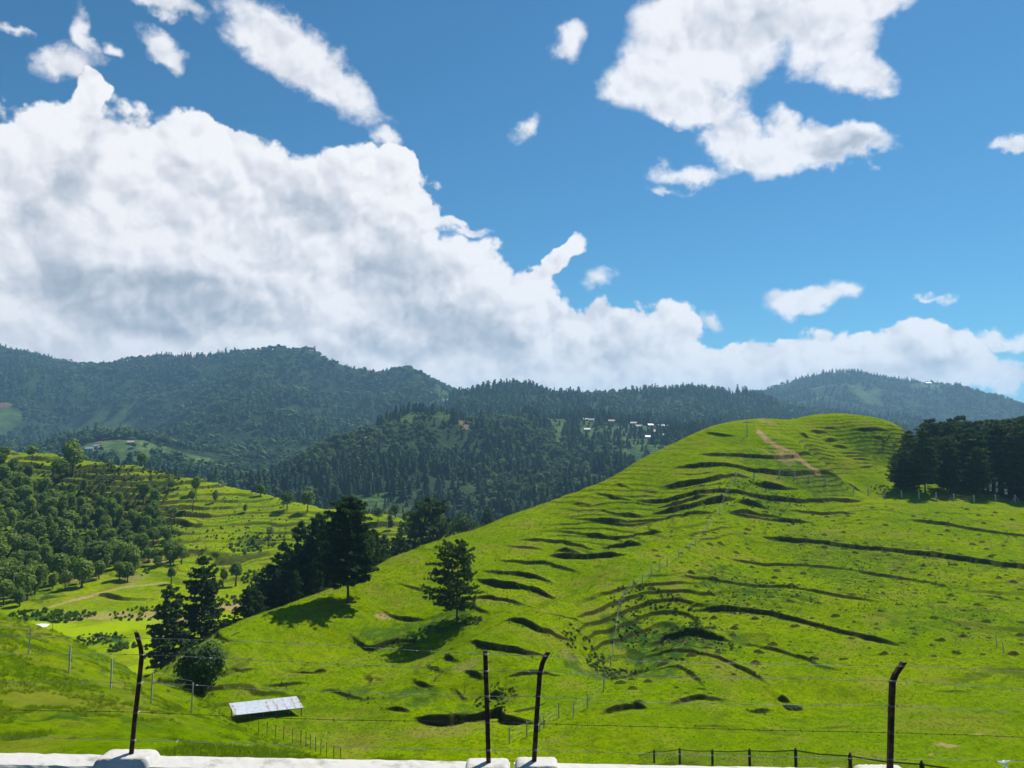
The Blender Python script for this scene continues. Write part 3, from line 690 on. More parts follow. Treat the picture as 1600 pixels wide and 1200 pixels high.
weed = spots(x, y, [(150, 1000, 40, 1, 1), (110, 965, 30, 1, 1), (60, 965, 30, 1, .9), (185, 1012, 25, 1, .9), (20, 760, 60, 1.5, .8), (200, 775, 60, 2, .9), (110, 760, 50, 2, .7), (395, 850, 35, 1.5, .8), (60, 800, 90, 2.2, .9), (60, 870, 110, 2, .9), (170, 840, 80, 2, .9), (40, 930, 60, 1, .8)], S_left, *LR)
grid_mesh('pasture_hill', x, y, zl, na, nr, dict(weed=weed, lush=lush, bank=soil_shade, dirt=dirt), M_GRASSL)

# forested land behind
FIELDS_MID = [(985, 690, 48, 1.6, 1), (1030, 706, 32, 2, .9), (930, 684, 40, 2, .8), (1010, 720, 24, 2, 1), (870, 664, 36, 2, .8), (1000, 672, 60, 1.2, .7), (640, 655, 16, 2, .9), (600, 668, 16, 2, .7), (500, 718, 30, 1.2, .9), (470, 728, 24, 1, .9), (700, 640, 20, 2, .6), (880, 690, 26, 2, .6), (580, 800, 40, 3, .7), (620, 815, 40, 3, .7)]
DIRT_MID = [(578, 676, 14, 1.6, 1), (562, 686, 14, 1.6, .9), (735, 658, 14, 1.5, 1), (725, 664, 8, 2, .8), (560, 700, 10, 2, .5)]
FIELDS_FL = [(150, 675, 40, 1.2, 1), (235, 700, 50, 1.0, 1), (300, 715, 45, 1, 1), (170, 700, 60, 1.1, .9), (110, 705, 35, 1, .8), (200, 720, 60, 1, .8), (5, 650, 24, 1.2, .8), (0, 665, 20, 1.2, .7), (350, 728, 24, 1, .7), (690, 612, 14, 1.5, .7)]
DIRT_FL = [(190, 676, 18, .9, 1), (160, 690, 10, 1, .6), (222, 692, 10, 1, .5), (8, 632, 14, 1, .5)]
FIELDS_FR = [(1345, 612, 32, 1.0, .8), (1285, 622, 25, 1.5, .6), (1460, 602, 36, .8, .9), (1270, 608, 20, 1, .5)]
FIELDS_FC = [(690, 622, 22, 1.2, .7), (1050, 632, 18, 1, .6), (940, 642, 16, 1, .4), (730, 614, 16, .8, .6)]
def relief(x, y, s, amp, seed):
    n = 1 - 2 * np.abs(fbm(x, y, s, 4, seed))
    return amp * (n - 0.82) + amp * 0.35 * fbm(x, y, s * 0.25, 3, seed + 5)
def mid_h(x, y): return S_mid(x, y) + relief(x, y, 190, 17, 81) * np.clip((np.hypot(x, y) - 450) / 200, 0, 1)
def fl_h(x, y): return S_fl(x, y) + relief(x, y, 420, 72, 91) * np.clip((np.hypot(x, y) - 1150) / 500, 0, 1)
def fc_h(x, y): return S_fc(x, y) + relief(x, y, 260, 22, 101) * np.clip((np.hypot(x, y) - 1250) / 200, 0, 1)
def fr_h(x, y): return S_fr(x, y) + relief(x, y, 420, 50, 111) * np.clip((np.hypot(x, y) - 1650) / 500, 0, 1)
def terraced(z, x, y, f, step):
    q = z + 1.0 * fbm(x, y, 60, 2, 5); k = np.mod(q / step, 1.0)
    saw = np.where(k < 0.75, k / 0.75, (1 - k) / 0.25) - 0.5
    return z - step * 0.8 * saw * f
LAYERS = {}
def far_layer(name, fn, az0, az1, na, r0, r1, nr, fields, dirts, step):
    x, y, na, nr = polar(az0, az1, na, r0, r1, nr)
    z = fn(x, y)
    f = spots(x, y, fields, fn, r0, r1, 7); d = spots(x, y, dirts, fn, r0, r1, 8) if dirts else np.zeros_like(x)
    z = terraced(z, x, y, f, step)
    o = grid_mesh(name, x, y, z, na, nr, dict(field=f, dirt=d), M_FOREST)
    LAYERS[name] = (fn, az0, az1, na, r0, r1, nr, z.reshape(nr, na), np.maximum(f, d).reshape(nr, na))
    return o
far_layer('middle_hillside', mid_h, radians(-44), radians(44), 380, 400, 1400, 240, FIELDS_MID, DIRT_MID, 3.0)
far_layer('left_mountain', fl_h, radians(-48), radians(6), 320, 820, 3400, 220, FIELDS_FL, DIRT_FL, 4.0)
far_layer('centre_mountain', fc_h, radians(-20), radians(46), 220, 1150, 2200, 110, FIELDS_FC, [], 5.0)
far_layer('right_mountain', fr_h, radians(8), radians(48), 240, 1550, 3700, 140, FIELDS_FR, [], 6.0)
far_layer('distant_peak', lambda x, y: S_ds(x, y), radians(9), radians(22), 60, 4400, 7600, 50, [], [], 9.0)

# broad ground out to the horizon, below everything
me = bpy.data.meshes.new('valley_ground')
me.from_pydata([(-8500, -8500, -175), (8500, -8500, -175), (8500, 8500, -175), (-8500, 8500, -175)], [], [(0, 1, 2, 3)])
me.materials.append(M_FOREST)
o = bpy.data.objects.new('valley_ground', me); COL.objects.link(o); o['kind'] = 'structure'

# lookups on the built surfaces
def sampler(x, y, z, na, nr, a0, a1, r0, r1):
    Z = np.asarray(z).reshape(nr, na); l0, l1 = math.log(r0), math.log(r1)
    def f(px, py):
        px = np.atleast_1d(np.asarray(px, float)); py = np.atleast_1d(np.asarray(py, float))
        a = np.arctan2(px, py); r = np.log(np.hypot(px, py))
        u = (a - a0) / (a1 - a0) * (na - 1); v = (r - l0) / (l1 - l0) * (nr - 1)
        ok = (u >= 0) & (u < na - 1) & (v >= 0) & (v < nr - 1)
        u = np.clip(u, 0, na - 1.001); v = np.clip(v, 0, nr - 1.001)
        i = u.astype(int); j = v.astype(int); fu = u - i; fv = v - j
        h = (Z[j, i] * (1 - fu) + Z[j, i + 1] * fu) * (1 - fv) + (Z[j + 1, i] * (1 - fu) + Z[j + 1, i + 1] * fu) * fv
        return np.where(ok, h, -500.0)
    return f
G_fg = sampler(None, None, zf, 440, 320, -AZ * 1.25, AZ * 1.25, 7.3, 110)
G_main = sampler(None, None, zm, 760, 1180, MA0, MA1, 58, 290)
G_left = sampler(None, None, zl, 470, 520, -AZ, radians(4), 122, 460)
def lay(name):
    fn, a0, a1, na, r0, r1, nr, Z, F = LAYERS[name]
    return sampler(None, None, Z, na, nr, a0, a1, r0, r1)
G_mid = lay('middle_hillside'); G_fl = lay('left_mountain'); G_fc = lay('centre_mountain'); G_fr = lay('right_mountain')
def G_near(x, y): return np.maximum(np.maximum(G_fg(x, y), G_main(x, y)), G_left(x, y))
def on(G, px, py, y0=50, y1=500):
    return hit_fn(G, px, py, y0, y1, 1600)

# ------------------------------------------------------------------ foliage
def leaf_mat(name, stops, tr=(0.05, 0.10, 0.01), rough=0.7):
    m, T = new_mat(name)
    info = T.new('ShaderNodeObjectInfo').outputs['Random']
    pos = T.new('ShaderNodeNewGeometry').outputs['Position']
    r = T.math('ADD', T.math('MULTIPLY', info, 0.65), T.math('MULTIPLY', T.noise(pos, 0.9, 3, 0.6), 0.35))
    c = T.ramp(r, stops)
    finish(T, c, rough, spec=0.15, trans=tr + (1,))
    return m
M_PINE = leaf_mat('pine_needles', [(0.1, (0.032, 0.070, 0.016)), (0.5, (0.052, 0.098, 0.022)), (0.9, (0.085, 0.130, 0.030))], (0.06, 0.11, 0.012))
M_DARKPINE = leaf_mat('dark_pine_needles', [(0.1, (0.026, 0.062, 0.018)), (0.5, (0.046, 0.092, 0.024)), (0.9, (0.080, 0.125, 0.032))], (0.05, 0.10, 0.014))
M_LEAF = leaf_mat('orchard_leaves', [(0.1, (0.070, 0.125, 0.018)), (0.5, (0.125, 0.190, 0.028)), (0.85, (0.195, 0.260, 0.040)), (1.0, (0.25, 0.25, 0.05))], (0.20, 0.30, 0.02))
M_FORESTC = leaf_mat('forest_needles', [(0.1, (0.016, 0.070, 0.038)), (0.45, (0.036, 0.110, 0.054)), (0.7, (0.075, 0.150, 0.056)), (0.95, (0.150, 0.205, 0.056))], (0.025, 0.075, 0.024))
M_FORESTL = leaf_mat('forest_leaves', [(0.1, (0.050, 0.110, 0.040)), (0.5, (0.100, 0.175, 0.052)), (0.95, (0.190, 0.255, 0.070))], (0.06, 0.11, 0.022))
M_FERN = leaf_mat('hillside_weeds', [(0.1, (0.030, 0.080, 0.005)), (0.9, (0.090, 0.160, 0.008))], (0.08, 0.16, 0.01))
M_BLADE = leaf_mat('grass_blades', [(0.1, (0.110, 0.190, 0.003)), (0.6, (0.150, 0.230, 0.004)), (0.95, (0.230, 0.260, 0.020))], (0.24, 0.36, 0.01))
def bark_mat():
    m, T = new_mat('bark')
    pos = T.new('ShaderNodeTexCoord').outputs['Object']
    n = T.noise(T.mapping(pos, sc=(6, 6, 1.2)), 1.5, 4, 0.6)
    finish(T, T.mixc(n, (0.035, 0.026, 0.018, 1), (0.11, 0.085, 0.06, 1)), 0.9, n, 0.6, 0.05)
    return m
M_BARK = bark_mat()

class MeshBuf:
    def __init__(self): self.v = []; self.f = []; self.n = 0
    def add(self, v, f):
        v = np.asarray(v, float); f = np.asarray(f, int)
        self.v.append(v); self.f.append((f + self.n)); self.n += len(v)
    def mesh(self, name, mat, smooth=False):
        me = bpy.data.meshes.new(name)
        V = np.concatenate(self.v); F = []
        for f in self.f: F += f.tolist()
        me.from_pydata(V.tolist(), [], F)
        if smooth: me.polygons.foreach_set('use_smooth', np.ones(len(me.polygons), bool))
        me.materials.append(mat); me.update()
        return me
def rnd_dirs(n, rng):
    z = rng.uniform(-1, 1, n); a = rng.uniform(0, 2 * pi, n); s = np.sqrt(1 - z * z)
    return np.stack([s * np.cos(a), s * np.sin(a), z], 1)
def cards(buf, c, nrm, size, rng, asp=0.6):
    """small leaf clumps: one diamond each, facing roughly along nrm"""
    n = len(c)
    t = np.cross(nrm, rnd_dirs(n, rng)); t /= np.linalg.norm(t, axis=1)[:, None] + 1e-9
    b = np.cross(nrm, t); b /= np.linalg.norm(b, axis=1)[:, None] + 1e-9
    s = (size * rng.uniform(0.6, 1.35, n))[:, None]
    v = np.stack([c - t * s, c - b * s * asp + nrm * s * .15, c + t * s, c + b * s * asp + nrm * s * .1], 1).reshape(-1, 3)
    f = np.arange(n * 4).reshape(n, 4)
    buf.add(v, f)
def tube(buf, pts, radii, k=6):
    pts = np.asarray(pts, float); V = []; m = len(pts)
    for i in range(m):
        d = pts[min(i + 1, m - 1)] - pts[max(i - 1, 0)]; d = d / (np.linalg.norm(d) + 1e-9)
        a = np.cross(d, [0.0, 0.0, 1.0]) if abs(d[2]) < 0.9 else np.cross(d, [1.0, 0, 0]); a /= np.linalg.norm(a); b = np.cross(d, a)
        for j in range(k):
            an = 2 * pi * j / k; V.append(pts[i] + (a * cos(an) + b * sin(an)) * radii[i])
    F = [[i * k + j, i * k + (j + 1) % k, (i + 1) * k + (j + 1) % k, (i + 1) * k + j] for i in range(m - 1) for j in range(k)]
    buf.add(V, F)
ICO = None
def ico():
    import bmesh
    bm = bmesh.new(); bmesh.ops.create_icosphere(bm, subdivisions=1, radius=1)
    v = np.array([q.co[:] for q in bm.verts]); f = np.array([[w.index for w in q.verts] for q in bm.faces]); bm.free()
    return v, f
ICO = ico()
def core(buf, c, r, rng):
    v = ICO[0] * (np.asarray(r) * rng.uniform(0.8, 1.1, (len(ICO[0]), 1))) + np.asarray(c)
    buf.add(v, np.array(ICO[1]))

def round_crown(seed, n, lobes, w=0.5, h0=0.22, size=0.055, dense=True, tall=1.0):
    """unit height crown"""
    rng = np.random.default_rng(seed); b = MeshBuf()
    cz0 = h0 + (1 - h0) * 0.5
    L = []
    for i in range(lobes):
        d = rnd_dirs(1, rng)[0]; k = rng.uniform(0.25, 0.62)
        c = np.array([d[0] * w * k, d[1] * w * k, cz0 + d[2] * (1 - h0) * 0.5 * k * 1.1])
        L.append((c, w * rng.uniform(0.34, 0.56) * (1.15 - k * 0.5)))
    L.append((np.array([0, 0, cz0]), w * 0.62))
    tot = sum(r * r for _, r in L)
    for c, r in L:
        m = max(6, int(n * r * r / tot))
        d = rnd_dirs(m, rng); rr = r * rng.uniform(0.78, 1.10, m)[:, None]
        p = c + d * rr * np.array([1, 1, tall])
        nn = d + [0, 0, .35] + 0.8 * rnd_dirs(m, rng); nn /= np.linalg.norm(nn, axis=1)[:, None]
        cards(b, p, nn, size, rng, 0.7)
        if dense: core(b, c, (r * 0.78, r * 0.78, r * 0.78 * tall), rng)
    return b
def trunk_buf(seed, top=0.7, r=0.03, lean=0.03, limbs=4, w=0.35):
    rng = np.random.default_rng(seed); b = MeshBuf()
    pts = [np.array([0, 0, -0.04])]; x = y = 0
    for i in range(1, 6):
        x += rng.normal() * lean * .4; y += rng.normal() * lean * .4
        pts.append(np.array([x, y, top * i / 5]))
    tube(b, pts, [r * (1.3 if i == 0 else 1) * (1 - 0.75 * i / 5) for i in range(6)], 6)
    for k in range(limbs):
        i = rng.integers(2, 5); a = rng.uniform(0, 2 * pi); p = pts[i]
        q = p + np.array([cos(a) * w * .5, sin(a) * w * .5, 0.10]); tube(b, [p, (p + q) / 2 + [0, 0, -.01], q], [r * .45, r * .3, r * .1], 4)
    return b
def pine_parts(seed, tiers=11, h0=0.22, w=0.33, per=6, tufts=9, needles=5, size=0.035, top_round=1.0, gap=0.0, r=0.018, droop=0.05, lopsided=0.0):
    """unit height pine: whorled branches that carry tufts of needles"""
    rng = np.random.default_rng(seed); tb = MeshBuf(); cb = MeshBuf()
    lean = rng.normal(size=2) * 0.012
    pts = [np.array([lean[0] * i * i * .2, lean[1] * i * i * .2, -0.03 + 1.0 * i / 8]) for i in range(9)]
    tube(tb, pts, [r * (1.35 if i == 0 else 1) * (1 - 0.92 * i / 8) for i in range(9)], 7)
    C = []; N = []
    for t in range(tiers):
        u = (t + rng.uniform(-.3, .3)) / (tiers - 1); u = min(max(u, 0), 1)
        z = h0 + (1 - h0) * (0.02 + 0.96 * u)
        prof = w * ((1 - u) ** (0.62 * top_round)) * (0.55 + 0.45 * min(1, u * 4 + .35)) + 0.02
        m = max(3, int(per * (1 - 0.4 * u) + rng.uniform(-1, 1)))
        a0 = rng.uniform(0, 2 * pi)
        for k in range(m):
            if rng.random() < gap: continue
            a = a0 + 2 * pi * k / m + rng.normal() * .25
            L = prof * rng.uniform(0.62, 1.15) * (1 + lopsided * cos(a - 3.0))
            base = np.array([lean[0], lean[1], z]); up = rng.uniform(-droop, 0.10) + 0.14 * u
            tip = base + np.array([cos(a) * L, sin(a) * L, up * L * 2])
            tube(tb, [base, (base + tip) / 2 + [0, 0, -0.004], tip], [r * .34 * (1 - .5 * u), r * .2, r * .06], 4)
            q = max(3, int(tufts * L / w + 2))
            for j in range(q):
                f = 0.30 + 0.72 * (j + rng.random()) / q
                side = rng.normal() * 0.16 * L * (1.25 - f * .6)
                c = base + (tip - base) * f + np.array([-sin(a) * side, cos(a) * side, rng.uniform(-.006, .022)])
                d = rnd_dirs(needles, rng); d[:, 2] = np.abs(d[:, 2]) * .7 + .1
                C.append(c + d * size * .55); N.append(d)
    C = np.concatenate(C); N = np.concatenate(N)
    nn = N + 0.6 * rnd_dirs(len(N), rng); nn /= np.linalg.norm(nn, axis=1)[:, None]
    cards(cb, C, nn, size, rng, 0.42)
    return tb, cb
def cone_tree(seed, n, w=0.24, h0=0.08, size=0.08, rounder=0.65):
    rng = np.random.default_rng(seed); b = MeshBuf()
    u = rng.uniform(0, 1, n) ** 1.25; a = rng.uniform(0, 2 * pi, n)
    lay_ = 0.72 + 0.28 * np.cos(u * 38 + rng.uniform(0, 6)) * (1 - u)
    r = w * (1 - u) ** rounder * lay_ * rng.uniform(0.55, 1.1, n) + 0.01
    c = np.stack([r * np.cos(a), r * np.sin(a), h0 + (1 - h0) * u], 1)
    d = np.stack([np.cos(a), np.sin(a), np.full(n, 1.0)], 1) + 0.7 * rnd_dirs(n, rng); d /= np.linalg.norm(d, axis=1)[:, None]
    cards(b, c, d, size, rng, 0.6)
    k = 7
    ring = [[w * .62 * cos(2 * pi * j / k), w * .62 * sin(2 * pi * j / k), h0 + .06] for j in range(k)]
    b.add(ring + [[0, 0, 0.93]], [[j, (j + 1) % k, k] for j in range(k)])
    return b

PROTO = bpy.data.collections.new("plant_kinds")     # never linked to the scene: only a store that instances draw from
def proto_obj(name, me):
    o = bpy.data.objects.new(name, me); PROTO.objects.link(o); return o

# far and middle forest kinds (one mesh each, unit height)
KINDS_FAR = bpy.data.collections.new("forest_kinds")
def kind(coll, name, buf, mat):
    me = buf.mesh(name, mat); o = bpy.data.objects.new(name, me); coll.objects.link(o); return me
FAR = []
for i in range(3): FAR.append(kind(KINDS_FAR, 'forest_conifer_%c' % (97 + i), cone_tree(200 + i, 46, 0.28 + .04 * i, size=0.11), M_FORESTC))
for i in range(3): FAR.append(kind(KINDS_FAR, 'forest_tree_%c' % (97 + i), round_crown(220 + i, 46, 3, w=0.46, h0=0.08, size=0.13, dense=True), M_FORESTL if i < 2 else M_FORESTC))
KINDS_MID = bpy.data.collections.new("hillside_kinds")
MIDK = []
for i in range(4): MIDK.append(kind(KINDS_MID, 'hill_conifer_%c' % (97 + i), cone_tree(240 + i, 230, 0.26 + .03 * i, h0=0.10, size=0.055, rounder=0.62), M_FORESTC))
for i in range(4): MIDK.append(kind(KINDS_MID, 'hill_tree_%c' % (97 + i), round_crown(260 + i, 200, 5, w=0.42, h0=0.10, size=0.065), M_FORESTL if i < 3 else M_FORESTC))
KINDS_WEED = bpy.data.collections.new("weed_kinds")
for i in range(4): kind(KINDS_WEED, 'weed_%c' % (97 + i), round_crown(280 + i, 150, 3, w=0.70, h0=-0.35, size=0.09, dense=True), M_FERN)
def tuft_buf(seed, n, spread=0.5):
    rng = np.random.default_rng(seed); b = MeshBuf()
    a = rng.uniform(0, 2 * pi, n); r = spread * np.sqrt(rng.random(n)); h = rng.uniform(0.45, 1.0, n); w = rng.uniform(.03, .06, n)
    c = np.stack([r * np.cos(a), r * np.sin(a), -0.03 + 0 * a], 1); ln = rnd_dirs(n, rng) * 0.38; ln[:, 2] = 0
    t = np.stack([np.sin(a * 7), np.cos(a * 7), 0 * a], 1) * w[:, None]
    top = c + ln + np.stack([0 * a, 0 * a, h], 1)
    v = np.stack([c - t, c + t, top], 1).reshape(-1, 3)
    b.add(v, np.arange(n * 3).reshape(n, 3)); return b
KINDS_TUFT = bpy.data.collections.new("tuft_kinds")
for i in range(4): kind(KINDS_TUFT, 'tuft_%c' % (97 + i), tuft_buf(300 + i, 22), M_BLADE)

def scatter_group(coll):
    ng = bpy.data.node_groups.new('scatter_' + coll.name, 'GeometryNodeTree')
    ng.interface.new_socket('Geometry', in_out='INPUT', socket_type='NodeSocketGeometry')
    ng.interface.new_socket('Geometry', in_out='OUTPUT', socket_type='NodeSocketGeometry')
    gi = ng.nodes.new('NodeGroupInput'); go = ng.nodes.new('NodeGroupOutput')
    ip = ng.nodes.new('GeometryNodeInstanceOnPoints'); ci = ng.nodes.new('GeometryNodeCollectionInfo')
    ci.inputs['Collection'].default_value = coll; ci.inputs['Separate Children'].default_value = True; ci.inputs['Reset Children'].default_value = True
    def na(name, typ):
        n = ng.nodes.new('GeometryNodeInputNamedAttribute'); n.data_type = typ; n.inputs['Name'].default_value = name
        return next(s for s in n.outputs if s.enabled and s.name == 'Attribute')
    m2p = ng.nodes.new('GeometryNodeMeshToPoints')
    ng.links.new(gi.outputs[0], m2p.inputs['Mesh']); ng.links.new(m2p.outputs[0], ip.inputs['Points'])
    ng.links.new(ci.outputs[0], ip.inputs['Instance']); ip.inputs['Pick Instance'].default_value = True
    ng.links.new(na('kindno', 'INT'), ip.inputs['Instance Index'])
    ng.links.new(na('turn', 'FLOAT_VECTOR'), ip.inputs['Rotation'])
    ng.links.new(na('size', 'FLOAT_VECTOR'), ip.inputs['Scale'])
    ng.links.new(ip.outputs[0], go.inputs[0])
    return ng
SG = {}
def scatter(name, coll, pts, size, kindno, label, cat, rng, tilt=0.0, aspect=None):
    n = len(pts); me = bpy.data.meshes.new(name)
    me.vertices.add(n); me.vertices.foreach_set('co', np.asarray(pts, np.float32).ravel())
    a = me.attributes.new('kindno', 'INT', 'POINT'); a.data.foreach_set('value', np.asarray(kindno, np.int32))
    t = np.zeros((n, 3), np.float32); t[:, 2] = rng.uniform(0, 2 * pi, n); t[:, :2] = rng.normal(size=(n, 2)) * tilt
    a = me.attributes.new('turn', 'FLOAT_VECTOR', 'POINT'); a.data.foreach_set('vector', t.ravel())
    s = np.repeat(np.asarray(size, np.float32)[:, None], 3, 1)
    if aspect is not None: s[:, :2] *= np.asarray(aspect, np.float32)[:, None]
    a = me.attributes.new('size', 'FLOAT_VECTOR', 'POINT'); a.data.foreach_set('vector', s.ravel())
    o = bpy.data.objects.new(name, me); COL.objects.link(o)
    if coll.name not in SG: SG[coll.name] = scatter_group(coll)
    md = o.modifiers.new('scatter', 'NODES'); md.node_group = SG[coll.name]
    o['kind'] = 'stuff'; o['label'] = label; o['category'] = cat
    return o

# ------------------------------------------------------------------ what can be seen: the skyline grows with distance
VA = np.linspace(radians(-41), radians(41), 700); VR = np.exp(np.linspace(math.log(12), math.log(8000), 700))
AA, RR = np.meshgrid(VA, VR, indexing='xy'); VX = RR * np.sin(AA); VY = RR * np.cos(AA)
VZ = np.full(VX.shape, -900.0)
for G in (G_fg, G_main, G_left, G_mid, G_fl, G_fc, G_fr): VZ = np.maximum(VZ, G(VX.ravel(), VY.ravel()).reshape(VX.shape))
VE = np.maximum.accumulate(VZ / RR, axis=0)
def visible(x, y, ztop, slack=0.0):
    a = np.arctan2(x, y); r = np.hypot(x, y)
    i = np.clip(np.round((a - VA[0]) / (VA[-1] - VA[0]) * 699).astype(int), 0, 699)
    j = np.clip(((np.log(r) - math.log(12)) / (math.log(8000) - math.log(12)) * 699).astype(int) - 1, 0, 699)
    return (ztop / r > VE[j, i] - slack) & (np.abs(a) < radians(38.5))

# ground kept open round each house: (spot on the slope, layer, clear radius)
HSPOTS = [(914, 658), (924, 659), (917, 674), (955, 664), (990, 664), (998, 669), (1016, 667), (1033, 668), (1041, 669), (1051, 671), (1063, 671), (1027, 681), (1013, 686), (1042, 684)]
CLEAR = [tuple(hit_fn(G_mid, a, b, 600, 1340, 1200)[:2]) + (8.0,) for a, b in HSPOTS]
CLEAR += [tuple(hit_fn(G_fl, a, b, 850, 1300, 1200)[:2]) + (8.0,) for a, b in ((140, 704), (152, 700), (214, 683), (204, 694))]
CLEAR += [tuple(hit_fn(G_fc, 699, 628, 1200, 1700, 1200)[:2]) + (9.0,), tuple(hit_fn(G_fr, 1450, 600, 2000, 2800, 1200)[:2]) + (10.0,)]
def forest_points(name, spacing, hmin, hmax, rmax=None, conifer=0.6, seed=1, keepfield=0.10):
    fn, a0, a1, na, r0, r1, nr, Z, F = LAYERS[name]
    rng = np.random.default_rng(seed); r1 = rmax or r1
    area = 0.5 * (a1 - a0) * (r1 * r1 - r0 * r0); n = int(area / spacing ** 2)
    r = np.sqrt(rng.uniform(r0 * r0, r1 * r1, n)); a = rng.uniform(a0, a1, n)
    x = r * np.sin(a); y = r * np.cos(a)
    G = sampler(None, None, Z, na, nr, a0, a1, r0, LAYERS[name][5]); GF = sampler(None, None, F, na, nr, a0, a1, r0, LAYERS[name][5])
    z = G(x, y)
    others = np.full(n, -900.0)
    for nm in LAYERS:
        if nm != name: others = np.maximum(others, lay(nm)(x, y))
    others = np.maximum(others, G_left(x, y))
    f = GF(x, y)
    c = fbm(x, y, 110, 3, 400 + seed)
    size = hmin + (hmax - hmin) * np.clip(rng.beta(2, 2.4, n) + 0.5 * c, 0, 1.2)
    ok = (z > others - 0.5) & (z > -300) & visible(x, y, z + size, 0.001)
    ok &= (f < 0.25) | (rng.random(n) < keepfield)
    d = fbm(x, y, 55, 3, 410 + seed)
    for hx, hy, hr in CLEAR:
        rr_ = math.hypot(hx, hy); ax = hx / rr_; ay = hy / rr_
        al = (x * ax + y * ay) - rr_; ac = np.abs(x * ay - y * ax)
        ok &= ~((ac < hr) & (al > -3.2 * hr) & (al < hr * 1.2))
    ok &= rng.random(n) < np.clip(0.84 + 1.4 * d, 0.15, 1)
    x, y, z, size, c, f = x[ok], y[ok], z[ok], size[ok], c[ok], f[ok]
    size = np.where(f > 0.25, size * .6, size)
    cf = conifer + 1.5 * fbm(x, y, 160, 2, 420 + seed)
    con = rng.random(len(x)) < cf
    return x, y, z - 0.3, size, con, rng

# ------------------------------------------------------------------ woods on the mountains
def place_forest(name, obj, coll, ncon, nall, label, **kw):
    x, y, z, size, con, rng = forest_points(name, **kw)
    kn = np.where(con, rng.integers(0, ncon, len(x)), rng.integers(ncon, nall, len(x)))
    size = np.where(con, size * 1.12, size * 0.8)
    scatter(obj, coll, np.stack([x, y, z], 1), size, kn, label, 'forest', rng, 0.03, np.where(con, 1.0, 1.15) * rng.uniform(.8, 1.3, len(x)))
    return len(x)
NF = [place_forest('left_mountain', 'mountain_forest', KINDS_FAR, 3, 6, 'dark blue green forest covering the high mountain on the left', spacing=9.5, hmin=6, hmax=21, conifer=.25, seed=2),
      place_forest('centre_mountain', 'ridge_forest', KINDS_FAR, 3, 6, 'dense conifer forest with a spiky skyline on the central ridge', spacing=8.0, hmin=7, hmax=21, conifer=.8, seed=3),
      place_forest('right_mountain', 'far_slope_forest', KINDS_FAR, 3, 6, 'hazy bluish forest on the far mountain at right', spacing=10.5, hmin=6, hmax=20, conifer=.35, seed=4)]
# the nearer wooded hillside: the trees that show largest are single things, the rest one mass
x, y, z, size, con, rng = forest_points('middle_hillside', spacing=5.6, hmin=6, hmax=17.5, rmax=1350, conifer=.62, seed=5, keepfield=.34)
size = np.where(con, size * 1.08, size * 0.78)
kn = np.where(con, rng.integers(0, 4, len(x)), rng.integers(4, 8, len(x)))
asp = np.where(con, 1.0, 1.1) * rng.uniform(.85, 1.25, len(x))
show = size / np.hypot(x, y)
order = np.argsort(-show); NSING = 230
sing = order[:NSING]; rest = order[NSING:]
scatter('hillside_forest', KINDS_MID, np.stack([x, y, z], 1)[rest], size[rest], kn[rest], 'dark green pine forest covering the hillside beyond the valley', 'forest', rng, 0.03, asp[rest])
for k in sing:
    me = MIDK[kn[k]]; c_ = kn[k] < 4
    o = bpy.data.objects.new('conifer_tree' if c_ else 'broadleaf_tree', me); COL.objects.link(o)
    o.location = (x[k], y[k], z[k]); s = size[k]; o.scale = (s * asp[k], s * asp[k], s); o.rotation_euler = (0, 0, random.uniform(0, 6.28))
    o['category'] = 'tree'
    o['group'] = 'conifers at the foot of the wooded hillside' if c_ else 'leafy trees at the foot of the wooded hillside'
    o['label'] = 'dark conifer in the crowded wood at the foot of the middle hillside' if c_ else 'rounded leafy tree in the crowded wood at the foot of the middle hillside'
print('forest', NF, len(x))

# ------------------------------------------------------------------ ground cover
def wedge(n, r0, r1, az, rng, power=1.0):
    r = r0 * (r1 / r0) ** rng.random(n); a = rng.uniform(-az, az, n)
    return r * np.sin(a), r * np.cos(a)
rng = np.random.default_rng(77)
x, y = wedge(70000, 11, 70, radians(37), rng)
z = G_fg(x, y); ok = (z > np.maximum(G_main(x, y), G_left(x, y))) & visible(x, y, z + 0.25, 0.004) & (fbm(x, y, 2.2, 3, 90) > 0.0)
x, y, z = x[ok], y[ok], z[ok]; r = np.hypot(x, y)
scatter('meadow_grass', KINDS_TUFT, np.stack([x, y, z], 1), np.clip(0.04 + r * 0.0022, .06, .16) * rng.uniform(.5, 1.5, len(x)), rng.integers(0, 4, len(x)),
        'bright green meadow grass growing on the near slope behind the parapet', 'grass', rng, 0.12, np.full(len(x), 1.5))
x, y = wedge(60000, 62, 205, radians(37), rng)
z = G_main(x, y); ok = (z > np.maximum(G_fg(x, y), G_left(x, y))) & visible(x, y, z + 0.3, 0.002)
x, y, z = x[ok], y[ok], z[ok]; r = np.hypot(x, y)
scatter('hill_grass', KINDS_TUFT, np.stack([x, y, z], 1), np.clip(r * 0.0013, .08, .22) * rng.uniform(.5, 1.5, len(x)), rng.integers(0, 4, len(x)),
        'grass growing over the terraced hill', 'grass', rng, 0.12, np.full(len(x), 1.7))
W = []
for h, pl in RP:
    L = np.hypot(*np.diff(pl, axis=0).T); c = np.concatenate([[0], np.cumsum(L)])
    m = int(c[-1] * 1.5 * min(1.3, h))
    t = rng.uniform(0, c[-1], m); i = np.clip(np.searchsorted(c, t) - 1, 0, len(L) - 1); f = (t - c[i]) / L[i]
    q = pl[i] + (pl[i + 1] - pl[i]) * f[:, None] + np.stack([rng.normal(0, .3, m), rng.normal(-.35, .45, m)], 1)
    W.append(q)
W = np.concatenate(W)
cand = []
